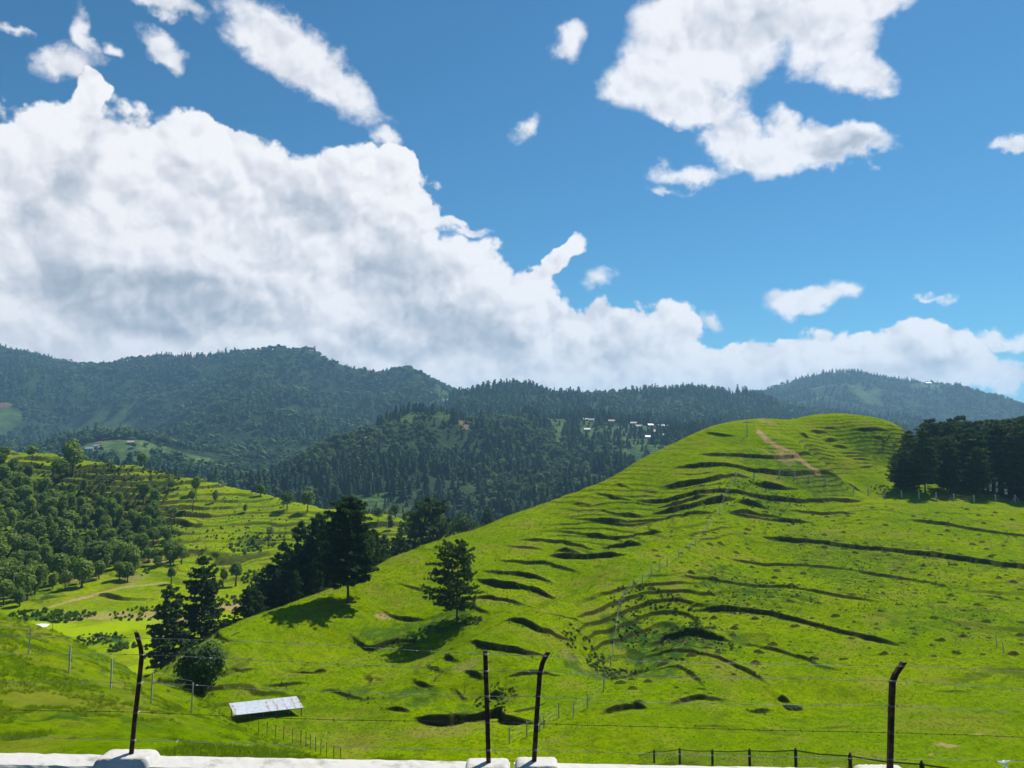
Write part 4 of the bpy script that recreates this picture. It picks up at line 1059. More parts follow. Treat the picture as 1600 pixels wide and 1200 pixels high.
for (px, py, rp, ky, n, sz) in [(1030, 985, 75, 1.3, 420, .5), (1000, 1045, 70, 1, 300, .5), (940, 1030, 60, .8, 220, .5), (1110, 1000, 60, 1, 150, .45), (1375, 765, 14, 1.5, 40, .6),
        (760, 1090, 50, .6, 120, .4), (1180, 930, 90, 1, 220, .4), (1350, 880, 150, 1, 350, .35), (1450, 960, 130, 1, 260, .32), (1200, 790, 80, 1, 220, .5), (1240, 1107, 12, .6, 60, .5), (740, 970, 14, 1, 40, .6), (1395, 705, 22, 1.5, 60, .5)]:
    c = on(G_main, px, py); rx = rp / FPX * c[1]
    a = rng.uniform(0, 2 * pi, n); q = np.sqrt(rng.random(n))
    cand.append(np.stack([c[0] + rx * q * np.cos(a), c[1] + rx * ky * q * np.sin(a), np.full(n, sz)], 1))
cand = np.concatenate(cand)
ww = np.concatenate([np.concatenate([W, np.full((len(W), 1), .28)], 1), cand])
x, y = ww[:, 0], ww[:, 1]
keep = fbm(x, y, 5, 2, 95) > -0.12; ww = ww[keep]; x, y = ww[:, 0], ww[:, 1]
scatter('hillside_weeds', KINDS_WEED, np.stack([x, y, G_main(x, y)], 1), ww[:, 2] * .55 * rng.uniform(.4, 1.4, len(x)), rng.integers(0, 4, len(x)), 'dark weeds and ferns along the terrace banks of the green hill', 'weeds', rng, 0.1, np.full(len(x), 1.5))
# brush on the left hill and in its valley
cand = []
for (px, py, rp, ky, n, sz) in [(150, 1000, 40, 1, 90, .7), (110, 965, 36, 1, 110, .8), (60, 962, 40, 1, 90, .8), (190, 1012, 22, 1, 60, .7), (230, 960, 60, .8, 90, .7), (20, 770, 70, 2, 260, 1.1), (190, 775, 70, 2.2, 330, 1.1), (110, 760, 60, 2, 220, 1.1), (60, 820, 90, 2.2, 350, 1.1), (60, 880, 100, 1.6, 300, 1.0),
        (180, 850, 80, 2, 280, 1.0), (400, 850, 40, 1.6, 120, .9), (340, 850, 60, 1.6, 110, .7), (420, 900, 40, 1, 100, .9), (300, 790, 100, 2.5, 110, .6), (420, 800, 60, 2, 60, .6), (210, 895, 30, 1, 40, .7), (360, 940, 30, 1, 60, .7)]:
    c = on(G_left, px, py, 120, 420); rx = rp / FPX * c[1]; a = rng.uniform(0, 2 * pi, n); q = np.sqrt(rng.random(n))
    cand.append(np.stack([c[0] + rx * q * np.cos(a), c[1] + rx * ky * q * np.sin(a), np.full(n, sz)], 1))
ww = np.concatenate(cand); x, y = ww[:, 0], ww[:, 1]; z = G_left(x, y); ok = z > -100
scatter('pasture_brush', KINDS_WEED, np.stack([x, y, z], 1)[ok], (ww[:, 2] * rng.uniform(.4, 1.4, len(x)))[ok], rng.integers(0, 4, len(x))[ok], 'low dark brush on the left hillside and its valley floor', 'brush', rng, 0.1)

# ------------------------------------------------------------------ trees one by one
def meshes(tb, cb, mat, name):
    return (tb.mesh(name + '_trunk', M_BARK, True), cb.mesh(name + '_crown', mat))
PINES = [meshes(*pine_parts(31 + i, tiers=15 + i, h0=.12 + .03 * i, w=.25 + .02 * i, per=8, tufts=13, needles=7, size=.024, r=.012, top_round=.8), M_DARKPINE, 'pine') for i in range(3)]
GROVE = [meshes(*pine_parts(51 + i, tiers=11, h0=.30, w=.27 + .02 * i, per=8, tufts=13, needles=7, size=.030, top_round=.5, r=.014), M_DARKPINE, 'grove_pine') for i in range(4)]
ROUND = []
for i in range(6):
    ROUND.append((trunk_buf(61 + i, .55, .030, w=.3).mesh('round_trunk', M_BARK, True), round_crown(71 + i, 620, 6 + i % 4, w=.34 + .03 * (i % 3), h0=.18, size=.046, tall=1.12 + .1 * (i % 2)).mesh('round_crown', M_LEAF)))
COLUMN = [(trunk_buf(81 + i, .5, .035, limbs=2, w=.2).mesh('column_trunk', M_BARK, True), round_crown(83 + i, 420, 6, w=.26, h0=.18, size=.045, tall=1.45).mesh('column_crown', M_LEAF)) for i in range(2)]
THIN = [(trunk_buf(86 + i, .85, .022, limbs=5, w=.3).mesh('thin_trunk', M_BARK, True), round_crown(88 + i, 170, 4, w=.28, h0=.42, size=.055, dense=False).mesh('thin_crown', M_LEAF)) for i in range(3)]
OPEN = [(trunk_buf(92 + i, .8, .026, limbs=6, w=.5).mesh('open_trunk', M_BARK, True), round_crown(94 + i, 900, 12, w=.46, h0=.16, size=.036, dense=False).mesh('open_crown', M_PINE)) for i in range(2)]

def tree(name, kindm, x, y, h, width, label, group=None, base=None, rz=None, G=None):
    r = bpy.data.objects.new(name, None); COL.objects.link(r); r.empty_display_size = 0.5
    z = base if base is not None else float((G or G_near)(x, y)[0])
    r.location = (x, y, z - 0.05); r.rotation_euler = (0, 0, random.uniform(0, 6.28) if rz is None else rz)
    r.scale = (h * width, h * width, h)
    r['label'] = label; r['category'] = 'tree'
    if group: r['group'] = group
    for nm, me in zip(('trunk', 'crown'), kindm):
        c = bpy.data.objects.new(nm, me); COL.objects.link(c); c.parent = r
    return r

# lone pine on the face of the hill
LONE = meshes(*pine_parts(7, tiers=16, h0=.15, w=.42, per=9, tufts=22, needles=8, size=.021, gap=.10, r=.015, top_round=.50, lopsided=.20), M_PINE, 'lone_pine')
p = on(G_main, 714, 971); tree('pine_tree', LONE, p[0], p[1], (971 - 849) / FPX * p[1] * 1.0, 0.88, 'lone pine with layered open branches standing on the terraced slope', rz=0)
# tall tree at the edge of the ridge
TALL = meshes(*pine_parts(12, tiers=20, h0=.17, w=.27, per=9, tufts=20, needles=8, size=.022, r=.013, top_round=.55), M_DARKPINE, 'tall_pine')
p = on(G_main, 544, 941); tree('pine_tree', TALL, p[0], p[1], (941 - 783) / FPX * p[1], 1.06, 'tall dark pine with bare lower trunk on the edge of the hill spur', rz=1.2)
# big round bush-like tree at the hill foot
BUSH = (trunk_buf(99, .5, .03).mesh('bush_trunk', M_BARK, True), round_crown(98, 2600, 13, w=.62, h0=.02, size=.032).mesh('bush_crown', M_DARKPINE))
p = on(G_main, 318, 1080); tree('round_tree', BUSH, p[0], p[1], 82 / FPX * p[1], .95, 'broad dome shaped dark tree at the foot of the hill near the shed')

# conifers crowding behind the spur: (px, distance, top py, width factor, kind)
def by_top(name, kindm, px, Y, top, width, label, group=None, G=None):
    t = P(px, top, Y); z = float((G or G_near)(t[0], Y)[0])
    if z < -100: z = float(S_main(np.array([t[0]]), np.array([Y]))[0])
    h = min(max(2.5, t[2] - z), 26)
    return tree(name, kindm, t[0], Y, h, width, label, group, base=z, G=G)
g = 'dark pines crowding behind the spur of the hill'
lab = 'dark pine in the dense clump behind the spur of the hill'
for i, (px, Y, top, w) in enumerate([(472, 156, 818, .85), (446, 160, 850, .9), (497, 152, 806, .85), (420, 158, 884, .9), (403, 165, 902, .9), (458, 148, 862, .9), (484, 150, 842, .9), (434, 150, 896, .95), (508, 158, 826, .8), (412, 150, 917, 1.0),
        (567, 172, 822, .8), (584, 180, 830, .85), (600, 188, 838, .8), (520, 165, 815, .8), (624, 200, 838, .9), (462, 142, 892, 1.0), (494, 146, 872, .9)]):
    by_top('pine_tree', PINES[i % 3], px, Y, top, w, lab, g)
by_top('pine_tree', PINES[1], 320, 150, 872, .95, 'large dense pine standing in the valley between the two hills, taller one of a pair')
by_top('pine_tree', PINES[0], 266, 143, 916, 1.0, 'open pine with visible slender trunk beside the larger valley pine')
by_top('pine_tree', PINES[2], 389, 138, 918, 1.2, 'small conical pine alone at the lower tip of the spur')
by_top('pine_tree', meshes(*pine_parts(19, tiers=12, h0=.25, w=.36, per=8, tufts=12, needles=6, size=.032, r=.017, top_round=.6), M_PINE, 'wide_pine'), 668, 232, 776, 1.0, 'tall wide crowned pine rising above the ridge line left of the hill centre')

# belt of trees in the valley behind the ridge
for i in range(62):
    px = 520 + 365 * (i + random.random()) / 62; Y = random.uniform(235, 400)
    top = 822 + random.uniform(-28, 22) - 0.10 * (px - 640) + (8 if px < 600 else 0)
    t = P(px, top, Y); gz = max(float(G_left(t[0], Y)[0]), float(G_mid(t[0], Y)[0])); gz = max(gz, t[2] - random.uniform(11, 17)) if gz < -60 else gz
    con = random.random() < .45
    h = min(max(t[2] - gz, 6), 17)
    k = random.choice(PINES) if con else random.choice(OPEN + ROUND[:3])
    zb = max(gz, -62)
    tree('pine_tree' if con else 'leafy_tree', k, t[0], Y, h, .95 if con else 1.05, 'pine in the belt of trees just behind the ridge of the hill' if con else 'leafy tree in the belt just behind the ridge of the hill',
         'pines in the belt behind the ridge' if con else 'leafy trees in the belt behind the ridge', base=zb)

# pine grove on the right
random.seed(21)
n = 0; placed = []
tries = 0
while n < 125 and tries < 9000:
    tries += 1
    Y = random.uniform(198, 262); px = random.uniform(1375, 1800)
    if px < 1385 + (Y - 198) * 1.25: continue
    q = P(px, 780, Y); xx = q[0]
    if any((xx - a) ** 2 + (Y - b) ** 2 < 2.9 ** 2 for a, b in placed): continue
    placed.append((xx, Y)); n += 1
    top = 650 + max(0, 1450 - px) * 0.5 + random.choice([4, 10, 18, 30, 44]) + (262 - Y) * 0.10
    by_top('pine_tree', (GROVE[n % 4] if px > 1425 and Y > 206 else PINES[n % 3]), px, Y, top, random.uniform(1.0, 1.3) if px > 1425 else 1.35, 'tall dark pine in the dense grove at the right edge', 'dark pines of the grove on the right', G=G_main)
t = P(1474, 643, 262); tree('leafy_tree', OPEN[0], t[0], 262, 22, 1.0, 'lighter feathery tree rising above the left part of the pine grove', G=G_main)

# orchard on the lower left hillside
def inside(px, py, poly):
    c = False; j = len(poly) - 1
    for i in range(len(poly)):
        xi, yi = poly[i]; xj, yj = poly[j]
        if (yi > py) != (yj > py) and px < (xj - xi) * (py - yi) / (yj - yi) + xi: c = not c
        j = i
    return c
poly = [(-40, 745), (40, 762), (100, 790), (150, 800), (210, 810), (250, 822), (262, 850), (275, 884), (215, 893), (195, 915), (150, 905), (110, 928), (60, 925), (30, 948), (-40, 950)]
random.seed(5); placed = []; n = 0; tries = 0
while n < 200 and tries < 12000:
    tries += 1
    px, py = random.uniform(-40, 280), random.uniform(745, 950)
    if not inside(px, py, poly): continue
    p = on(G_left, px, py, 120, 420)
    if any((p[0] - a) ** 2 + (p[1] - b) ** 2 < 4.4 ** 2 for a, b in placed): continue
    placed.append((p[0], p[1])); n += 1
    h = random.choice([3.8, 4.8, 5.8, 6.6, 7.4, 9.0]) * random.uniform(.9, 1.12)
    tree('round_tree', ROUND[n % 6], p[0], p[1], h, random.uniform(.85, 1.25), 'rounded dark green tree in the crowded orchard on the left hillside', 'trees of the orchard on the left hillside', base=p[2])
for px, py, h in [(8, 722, 25), (20, 745, 30), (45, 755, 28), (0, 735, 30), (75, 770, 22), (130, 770, 20), (160, 775, 18), (185, 790, 22), (150, 790, 22), (110, 775, 20)]:
    p = on(G_left, px, py, 120, 420)
    tree('round_tree', ROUND[int(px) % 6], p[0], p[1], h / FPX * p[1] * 1.1, .9, 'rounded dark green tree among scrub on the upper left hillside', 'trees among scrub on the upper left hillside', base=p[2])
singles = [  # px, base py, height px, kind, label
    (49, 730, 36, THIN[0], 'slender sparse tree on the left skyline of the pasture hill'),
    (113, 740, 50, ROUND[1], 'large bushy tree breaking the skyline of the pasture hill'),
    (95, 754, 38, ROUND[2], 'dark tree just below the large skyline tree of the pasture hill'),
    (224, 787, 36, COLUMN[0], 'upright dark tree at the upper end of the orchard'),
    (242, 792, 30, COLUMN[1], 'narrow dark tree right of the upright tree above the orchard'),
    (258, 778, 20, THIN[1], 'small slim tree on the pasture, left of a pair'),
    (267, 768, 20, ROUND[0], 'small round tree on the pasture above the orchard, right of a pair'),
    (305, 772, 26, ROUND[3], 'small round tree high on the open pasture'),
    (301, 799, 34, THIN[2], 'thin bare stemmed tree in the middle of the open pasture'),
    (273, 814, 22, THIN[0], 'small thin tree right of its twin beside the orchard edge'),
    (265, 813, 18, THIN[1], 'small thin tree left of its twin beside the orchard edge'),
    (337, 784, 17, ROUND[4], 'small dark bush on the open pasture'),
    (407, 775, 20, ROUND[5], 'small round tree on the skyline near the right end of the pasture hill'),
    (448, 797, 30, OPEN[0], 'loose round tree near the right end of the pasture hill crest'),
    (480, 799, 33, ROUND[2], 'dark round tree at the right end of the pasture hill crest'),
    (383, 801, 13, ROUND[1], 'tiny dark bush on the open pasture'),
    (489, 819, 11, ROUND[0], 'tiny bush below the crest at the right of the pasture'),
    (420, 852, 30, THIN[2], 'ragged small tree on the lower right pasture'),
    (268, 912, 28, COLUMN[0], 'small top shaped tree beside the large valley pine'),
    (349, 917, 31, COLUMN[1], 'pale clipped columnar tree right of the large valley pine'),
    (368, 916, 42, COLUMN[0], 'dark egg shaped tree casting a shadow beside the valley'),
    (284, 882, 30, ROUND[3], 'round tree at the lower right end of the orchard'),
    (266, 882, 36, ROUND[4], 'taller round tree at the right end of the orchard'),
    (187, 905, 28, ROUND[5], 'round tree on the grass at the lower edge of the orchard'),
    (155, 905, 32, ROUND[0], 'wide leafy tree at the lower edge of the orchard'),
    (395, 855, 14, ROUND[1], 'low bush on the lower pasture terraces'),
    (222, 722, 22, ROUND[2], 'dark round tree just beyond the crest of the pasture hill')]
for px, py, h, k, lab in singles:
    p = on(G_left, px, py, 120, 420)
    hh = h / FPX * p[1] * 1.08
    tree('small_tree' if h < 32 else 'round_tree', k, p[0], p[1], hh, 1.0, lab, base=p[2])

# ------------------------------------------------------------------ built things
def simple_mat(name, col, rough=0.7, metal=0.0, nscale=8.0, var=0.25, bstr=0.3, col2=None, lo=.4, hi=.65, bd=0.01, spec=.3):
    m, T = new_mat(name)
    pos = T.new('ShaderNodeTexCoord').outputs['Object']
    n = T.noise(pos, nscale, 5, 0.65)
    c2 = col2 or tuple(c * (1 - var) for c in col)
    finish(T, T.mixc(T.smooth(n, lo, hi), col + (1,), c2 + (1,)), rough, n, bstr, bd, spec, metal)
    return m
M_WHITE = simple_mat('whitewashed_concrete', (0.50, 0.48, 0.45), .9, nscale=4.5, col2=(0.27, 0.26, 0.23), lo=.50, hi=.72, bd=.01)
M_CONC = simple_mat('raw_concrete', (0.42, 0.41, 0.38), .9, nscale=6, bd=.01)
M_RUST = simple_mat('rusted_iron', (0.055, 0.028, 0.020), .85, .1, 14, col2=(0.17, 0.070, 0.035), lo=.45, hi=.66)
M_GALV = simple_mat('galvanised_wire', (0.34, 0.34, 0.33), .5, .6, 9, col2=(0.12, 0.09, 0.07))
M_DWIRE = simple_mat('dark_wire', (0.045, 0.032, 0.025), .7, .5, 9)
M_POSTC = simple_mat('concrete_post', (0.46, 0.44, 0.40), .9, nscale=5)
M_POSTD = simple_mat('dark_post', (0.05, 0.035, 0.025), .85, nscale=9)
M_TIN = simple_mat('corrugated_tin', (0.62, 0.66, 0.72), .45, .35, 2.5, col2=(0.50, 0.53, 0.58), bd=.005)
M_RTIN = simple_mat('rusty_tin', (0.30, 0.12, 0.07), .7, .2, 5, col2=(0.55, 0.50, 0.50), lo=.42, hi=.58)
M_ASPH = simple_mat('asphalt', (0.05, 0.05, 0.052), .9, nscale=30, bd=.01)
M_WALLW = simple_mat('house_plaster', (0.52, 0.47, 0.40), .9, nscale=1.2)
M_WALLR = simple_mat('house_mud_plaster', (0.34, 0.17, 0.10), .9, nscale=1.2)
M_ROOFW = simple_mat('white_tin_roof', (0.34, 0.35, 0.36), .5, .2, .8)
M_ROOFB = simple_mat('blue_grey_tin_roof', (0.24, 0.30, 0.36), .5, .2, .8)
M_ROOFR = simple_mat('faded_red_roof', (0.42, 0.29, 0.25), .7, 0, .8)
M_DARK = simple_mat('dark_opening', (0.02, 0.02, 0.02), .6)
M_WOOD = simple_mat('old_wood', (0.16, 0.12, 0.09), .9, nscale=6)
M_CLOTH = simple_mat('white_plastic', (0.78, 0.80, 0.82), .5, nscale=9, var=.1)

def box(b, c, s, R=None):
    x, y, z = [q * .5 for q in s]
    v = np.array([(-x, -y, -z), (x, -y, -z), (x, y, -z), (-x, y, -z), (-x, -y, z), (x, -y, z), (x, y, z), (-x, y, z)], float)
    if R is not None: v = v @ np.asarray(R).T
    b.add(v + np.asarray(c, float), [(0, 3, 2, 1), (4, 5, 6, 7), (0, 1, 5, 4), (1, 2, 6, 5), (2, 3, 7, 6), (3, 0, 4, 7)])
def put(name, me, parent=None, loc=None, rz=0.0, sc=None):
    o = bpy.data.objects.new(name, me); COL.objects.link(o)
    if parent is not None: o.parent = parent
    if loc is not None: o.location = loc
    o.rotation_euler = (0, 0, rz)
    if sc is not None: o.scale = sc
    return o
def empty(name, loc, label, cat, group=None, rz=0.0):
    o = bpy.data.objects.new(name, None); COL.objects.link(o); o.location = loc; o.rotation_euler = (0, 0, rz); o.empty_display_size = .5
    o['label'] = label; o['category'] = cat
    if group: o['group'] = group
    return o
def rotz(a): return np.array([[cos(a), -sin(a), 0], [sin(a), cos(a), 0], [0, 0, 1]])

# parapet in two lengths with post footings
WY = 6.70
def wall_top(px): return P(px, 1175 + 0.0185 * px, WY)
def parapet(p0, p1, label, pads, seed):
    a = wall_top(p0); b_ = wall_top(p1)
    root = empty('parapet_wall', (float(a[0]), WY, float(a[2]) - 1.02), label, 'wall')
    o_ = np.array([a[0], WY, a[2] - 1.02])
    n = 90; rngp = np.random.default_rng(seed)
    # profile: front foot, front top, rounded arris, back top, back foot
    prof = [(-.245, -1.0), (-.245, -.10), (-.245, -.022), (-.232, -.004), (-.15, .0), (-.07, .002), (-.012, -.002), (0, -.018), (0, -.12), (0, -1.0)]
    V = []
    for i in range(n):
        t = i / (n - 1); q = a + (b_ - a) * t
        for k, (dy, dz) in enumerate(prof):
            w = 0.0022 * rngp.normal() if 1 < k < 8 else 0
            V.append((q[0] - o_[0], dy + .003 * rngp.normal() * (1 < k < 8), q[2] + dz + w - o_[2]))
    m = len(prof); F = [(i * m + k, (i + 1) * m + k, (i + 1) * m + k + 1, i * m + k + 1) for i in range(n - 1) for k in range(m - 1)]
    F += [tuple(range(m))[::-1], tuple((n - 1) * m + k for k in range(m))]
    me = bpy.data.meshes.new('wall'); me.from_pydata(V, [], [f[::-1] for f in F]); me.materials.append(M_WHITE); me.update()
    put('wall_body', me, root)
    for (c0, c1, top, sh) in pads:
        l = P(c0, top, WY - .02); r = P(c1, top, WY - .02)
        w = r[0] - l[0]; hh = .07 + .02; nx, ny = 25, 13
        g = MeshBuf(); vs = []
        base = wall_top((c0 + c1) / 2)[2] - .02
        for j in range(ny):
            for i in range(nx):
                u = i / (nx - 1) * 2 - 1; v = j / (ny - 1) * 2 - 1
                e = (1 - abs(u) ** (sh + 5)) ** .6 * (1 - abs(v) ** 14) ** .6
                zt = base + (l[2] - base - .006) * e + .0012 * rngp.normal()
                vs.append(((l[0] + r[0]) / 2 + u * w / 2 - o_[0], -.13 + v * .118, zt - o_[2]))
        g.add(vs, [(j * nx + i, j * nx + i + 1, (j + 1) * nx + i + 1, (j + 1) * nx + i) for j in range(ny - 1) for i in range(nx - 1)])
        put('post_footing', g.mesh('footing', M_WHITE, True), root)
parapet(-420, 797, 'left length of the low whitewashed parapet wall with two raised post footings', [(166, 252, 1168, 5), (728, 797, 1182, 9)], 1)
parapet(803, 1900, 'right length of the low whitewashed parapet wall beyond the gap', [(804, 872, 1180, 9), (1330, 1408, 1192, 5)], 2)

# barbed wire fence on the parapet
root = empty('barbed_wire_fence', (0, WY - .13, -2.8), 'rusty bent posts with five strands of barbed wire on top of the parapet', 'fence')
FO = np.array([0, WY - .13, -2.8]); FY = WY - .13
POSTS = [[(205, 1180), (211, 1120), (217, 1070), (221.5, 1026), (220, 1012), (213, 988)], [(763.5, 1196), (761.5, 1120), (758, 1017)], [(834.5, 1194), (839, 1115), (843.5, 1054), (848, 1036), (857, 1019)], [(1392, 1206), (1394, 1120), (1396, 1066), (1401, 1054), (1414, 1035)]]
def fp(px, py, dy=0.0): return P(px, py, FY + dy) - FO
POSTOBJ = []
for pp in POSTS:
    b = MeshBuf(); P3 = np.array([fp(*q) for q in pp]); w = .038; t = .008
    for arm in (0, 1):                        # angle iron: two legs
        V = []
        for q in P3:
            if arm == 0: c = [(-w / 2, -t / 2), (w / 2, -t / 2), (w / 2, t / 2), (-w / 2, t / 2)]
            else: c = [(-w / 2, t / 2 + .0005), (-w / 2 + t, t / 2 + .0005), (-w / 2 + t, w), (-w / 2, w)]
            V += [q + np.array([cx, cy, 0]) for cx, cy in c]
        m = len(P3)
        F = [(i * 4 + k, i * 4 + (k + 1) % 4, (i + 1) * 4 + (k + 1) % 4, (i + 1) * 4 + k) for i in range(m - 1) for k in range(4)] + [(3, 2, 1, 0), tuple((m - 1) * 4 + k for k in range(4))]
        b.add(V, [f for f in F if len(f) == 4])
    PO = put('post', b.mesh('post', M_RUST), root); POSTOBJ.append((PO, P3))
STR = [[(-300, 984), (0, 994), (214, 997), (430, 1004), (758, 1022), (852, 1025), (1000, 1033), (1200, 1037), (1408, 1041), (1600, 1049), (1900, 1060)],
       [(-300, 1012), (0, 1021), (221, 1023), (430, 1033), (758, 1048), (846, 1049), (1000, 1056), (1200, 1060), (1398, 1064), (1600, 1077), (1900, 1090)],
       [(-300, 1058), (0, 1066), (217, 1067), (450, 1078), (760, 1088), (841, 1088), (1000, 1097), (1200, 1101), (1395, 1103), (1600, 1113), (1900, 1124)],
       [(-300, 1102), (0, 1109), (213, 1113), (500, 1124), (761, 1128), (838, 1131), (1000, 1135), (1200, 1141), (1394, 1145), (1600, 1152), (1900, 1166)],
       [(-300, 1146), (0, 1153), (208, 1156), (500, 1166), (763, 1172), (836, 1172), (1000, 1177), (1200, 1182), (1393, 1186), (1600, 1190), (1900, 1200)]]
rw = np.random.default_rng(4)
for k, st in enumerate(STR):
    sp = smooth_poly(st, 12); pts = np.array([fp(a, c, -.034) for a, c in sp]); pts[:, 2] += rw.normal(0, .0014, len(pts)); b = MeshBuf()
    tube(b, pts, [.0022 if k == 3 else .0019] * len(pts), 4)
    L = np.concatenate([[0], np.cumsum(np.linalg.norm(np.diff(pts, axis=0), axis=1))])
    s = .05
    while s < L[-1]:
        i = min(np.searchsorted(L, s) - 1, len(pts) - 2); q = pts[i] + (pts[i + 1] - pts[i]) * (s - L[i]) / (L[i + 1] - L[i])
        for j in range(2):
            d = rnd_dirs(1, rw)[0] * .016; d[0] *= .7; tube(b, [q - d, q + d], [.0017, .0009], 3)
        tube(b, [q - [.006, 0, 0], q + [.006, 0, 0]], [.0042, .0042], 4)
        s += rw.uniform(.10, .135)
    put('barbed_wire', b.mesh('barbed_wire', M_DWIRE if k in (3,) else M_GALV), root)
for PO, P3 in POSTOBJ:
    xm = P3[:, 0].mean()
    for st in STR:
        sp = np.array([fp(a, c) for a, c in smooth_poly(st, 12)]); zt = np.interp(xm, sp[:, 0], sp[:, 2])
        if zt > P3[-1, 2] or zt < P3[0, 2]: zt = min(zt, P3[-1, 2] - .015)
        xt = np.interp(zt, P3[:, 2], P3[:, 0]); b = MeshBuf(); a_ = np.linspace(0, 2 * pi, 9)
        for dz_ in (-.004, .004): tube(b, [(xt + .026 * cos(q), .012 + .030 * sin(q), zt + dz_) for q in a_], [.0018] * 9, 3)
        put('wire_tie', b.mesh('wire_tie', M_GALV), PO)
b = MeshBuf(); q = P(1568, 1192, FY - .05); v = ICO[0] * [.036, .02, .022] * rw.uniform(.45, 1.3, (len(ICO[0]), 1)); b.add(v, ICO[1]); 
for d in ([-.05, 0, .012], [.055, 0, .02], [.03, 0, -.045]): tube(b, [[0, 0, 0], np.array(d) * .6, d], [.014, .010, .004], 4)
o = put('plastic_scrap', b.mesh('scrap', M_CLOTH), None, q); o['label'] = 'scrap of white plastic knotted on the lowest wire at bottom right'; o['category'] = 'rag'

# road on this side of the parapet
me = bpy.data.meshes.new('road'); me.from_pydata([(-40, -14, -3.77), (40, -14, -3.77), (40, 6.45, -3.77), (-40, 6.45, -3.77)], [], [(0, 1, 2, 3)]); me.materials.append(M_ASPH)
o = put('road', me); o['kind'] = 'structure'

# pasture fences: posts and sagging wires
def fence(name, G, spots_, hpost, wpost, mat, wires, label, wmat, y0=50, y1=300, pname='fence_post', jitter=.04, group=None, pts=None):
    P3 = pts if pts is not None else [on(G, a, c, y0, y1) for a, c in spots_]
    root = empty(name, tuple(P3[0]), label, 'fence', group); O = np.array(P3[0]); tops = []
    b = MeshBuf(); box(b, (0, 0, hpost / 2 - .1), (wpost, wpost, hpost + .2)); b.add([(-wpost / 2, -wpost / 2, hpost + .002), (wpost / 2, -wpost / 2, hpost + .002), (wpost / 2, wpost / 2, hpost + .002), (-wpost / 2, wpost / 2, hpost + .002), (0, 0, hpost + wpost * .7)], [(0, 1, 4, 4), (1, 2, 4, 4), (2, 3, 4, 4), (3, 0, 4, 4)])
    b.f[-1] = b.f[-1][:, :3]
    me = b.mesh(pname, mat)
    for q in P3:
        o = put(pname, me, root, tuple(np.array(q) - O)); o.rotation_euler = (random.gauss(0, jitter), random.gauss(0, jitter), random.uniform(0, .5))
    for hgt in wires:
        b = MeshBuf(); pts_ = []
        for i, q in enumerate(P3):
            pts_.append(np.array(q) - O + [0, 0, hgt])
            if i < len(P3) - 1: pts_.append((np.array(q) + np.array(P3[i + 1])) / 2 - O + [0, 0, hgt - .06])
        tube(b, pts_, [.0035] * len(pts_), 3)
        put('wire', b.mesh('wire', wmat), root)
    return root
fence('pasture_fence', G_main, [(796, 1162), (823, 1152), (843, 1143), (850, 1138), (873, 1122), (896, 1120), (918, 1107), (943, 1080), (954, 1042), (958, 1024), (962, 998), (967, 955), (975, 938), (989, 921), (1004, 911), (1018, 900), (1031, 891), (1043, 884), (1060, 872), (1078, 861), (1087, 853), (1105, 826), (1125, 803), (1134, 776), (1142, 765), (1150, 748)],
      1.5, .11, M_POSTC, (.45, .9, 1.35), 'thin pale posts climbing the green hill from the eroded bank to the summit', M_GALV)
fence('pasture_fence', G_main, [(1150, 748), (1178, 751), (1218, 746), (1241, 749), (1264, 753), (1290, 758), (1334, 769), (1357, 774), (1383, 778), (1409, 778), (1436, 780), (1463, 781), (1490, 783), (1522, 786), (1556, 784), (1586, 785), (1625, 786)],
      1.8, .22, M_POSTC, (.5, 1.1, 1.6), 'line of white concrete posts running along the front of the pine grove', M_GALV)
p = on(G_main, 1587, 785); b = MeshBuf()
tube(b, [(-1.1, 0, -.1), (0, 0, 1.75)], [.09, .08], 5); tube(b, [(1.1, 0, -.1), (.02, 0, 1.70)], [.09, .08], 5); tube(b, [(0, 0, -.1), (0, 0, 2.0)], [.1, .09], 5)
o = put('braced_post', b.mesh('braced_post', M_POSTC), None, tuple(p)); o['label'] = 'white corner post with two slanting braces before the pine grove'; o['category'] = 'post'
for a, c, l in [(1558, 1009, 'left one of two short white stakes on the open right slope'), (1569, 1020, 'right one of two short white stakes on the open right slope')]:
    p = on(G_main, a, c); b = MeshBuf(); tube(b, [(0, 0, -.1), (-.1, 0, .75), (-.18, 0, 1.35)], [.09, .08, .07], 6); o = put('stake', b.mesh('stake', M_POSTC), None, tuple(p)); o['label'] = l; o['category'] = 'stake'; o['group'] = 'white stakes on the right slope'
fence('slope_fence', G_fg, [(-20, 990), (45, 1020), (108, 1052), (173, 1076), (236, 1098), (299, 1114)], 1.15, .05, M_CONC, (.5, .9, 1.25), 'faint row of thin grey posts down the near grassy slope at left', M_GALV, 9, 80)
fence('iron_fence', G_main, [(404, 1146), (417, 1150), (430, 1154), (443, 1157), (457, 1161), (470, 1164), (478, 1167), (485, 1170), (493, 1174), (501, 1178), (510, 1183), (521, 1188), (532, 1192)], 1.35, .055, M_POSTD, (.3, .7, 1.25), 'short run of thin dark iron posts with wire beside the near slope', M_DWIRE, 55, 130, jitter=.02)

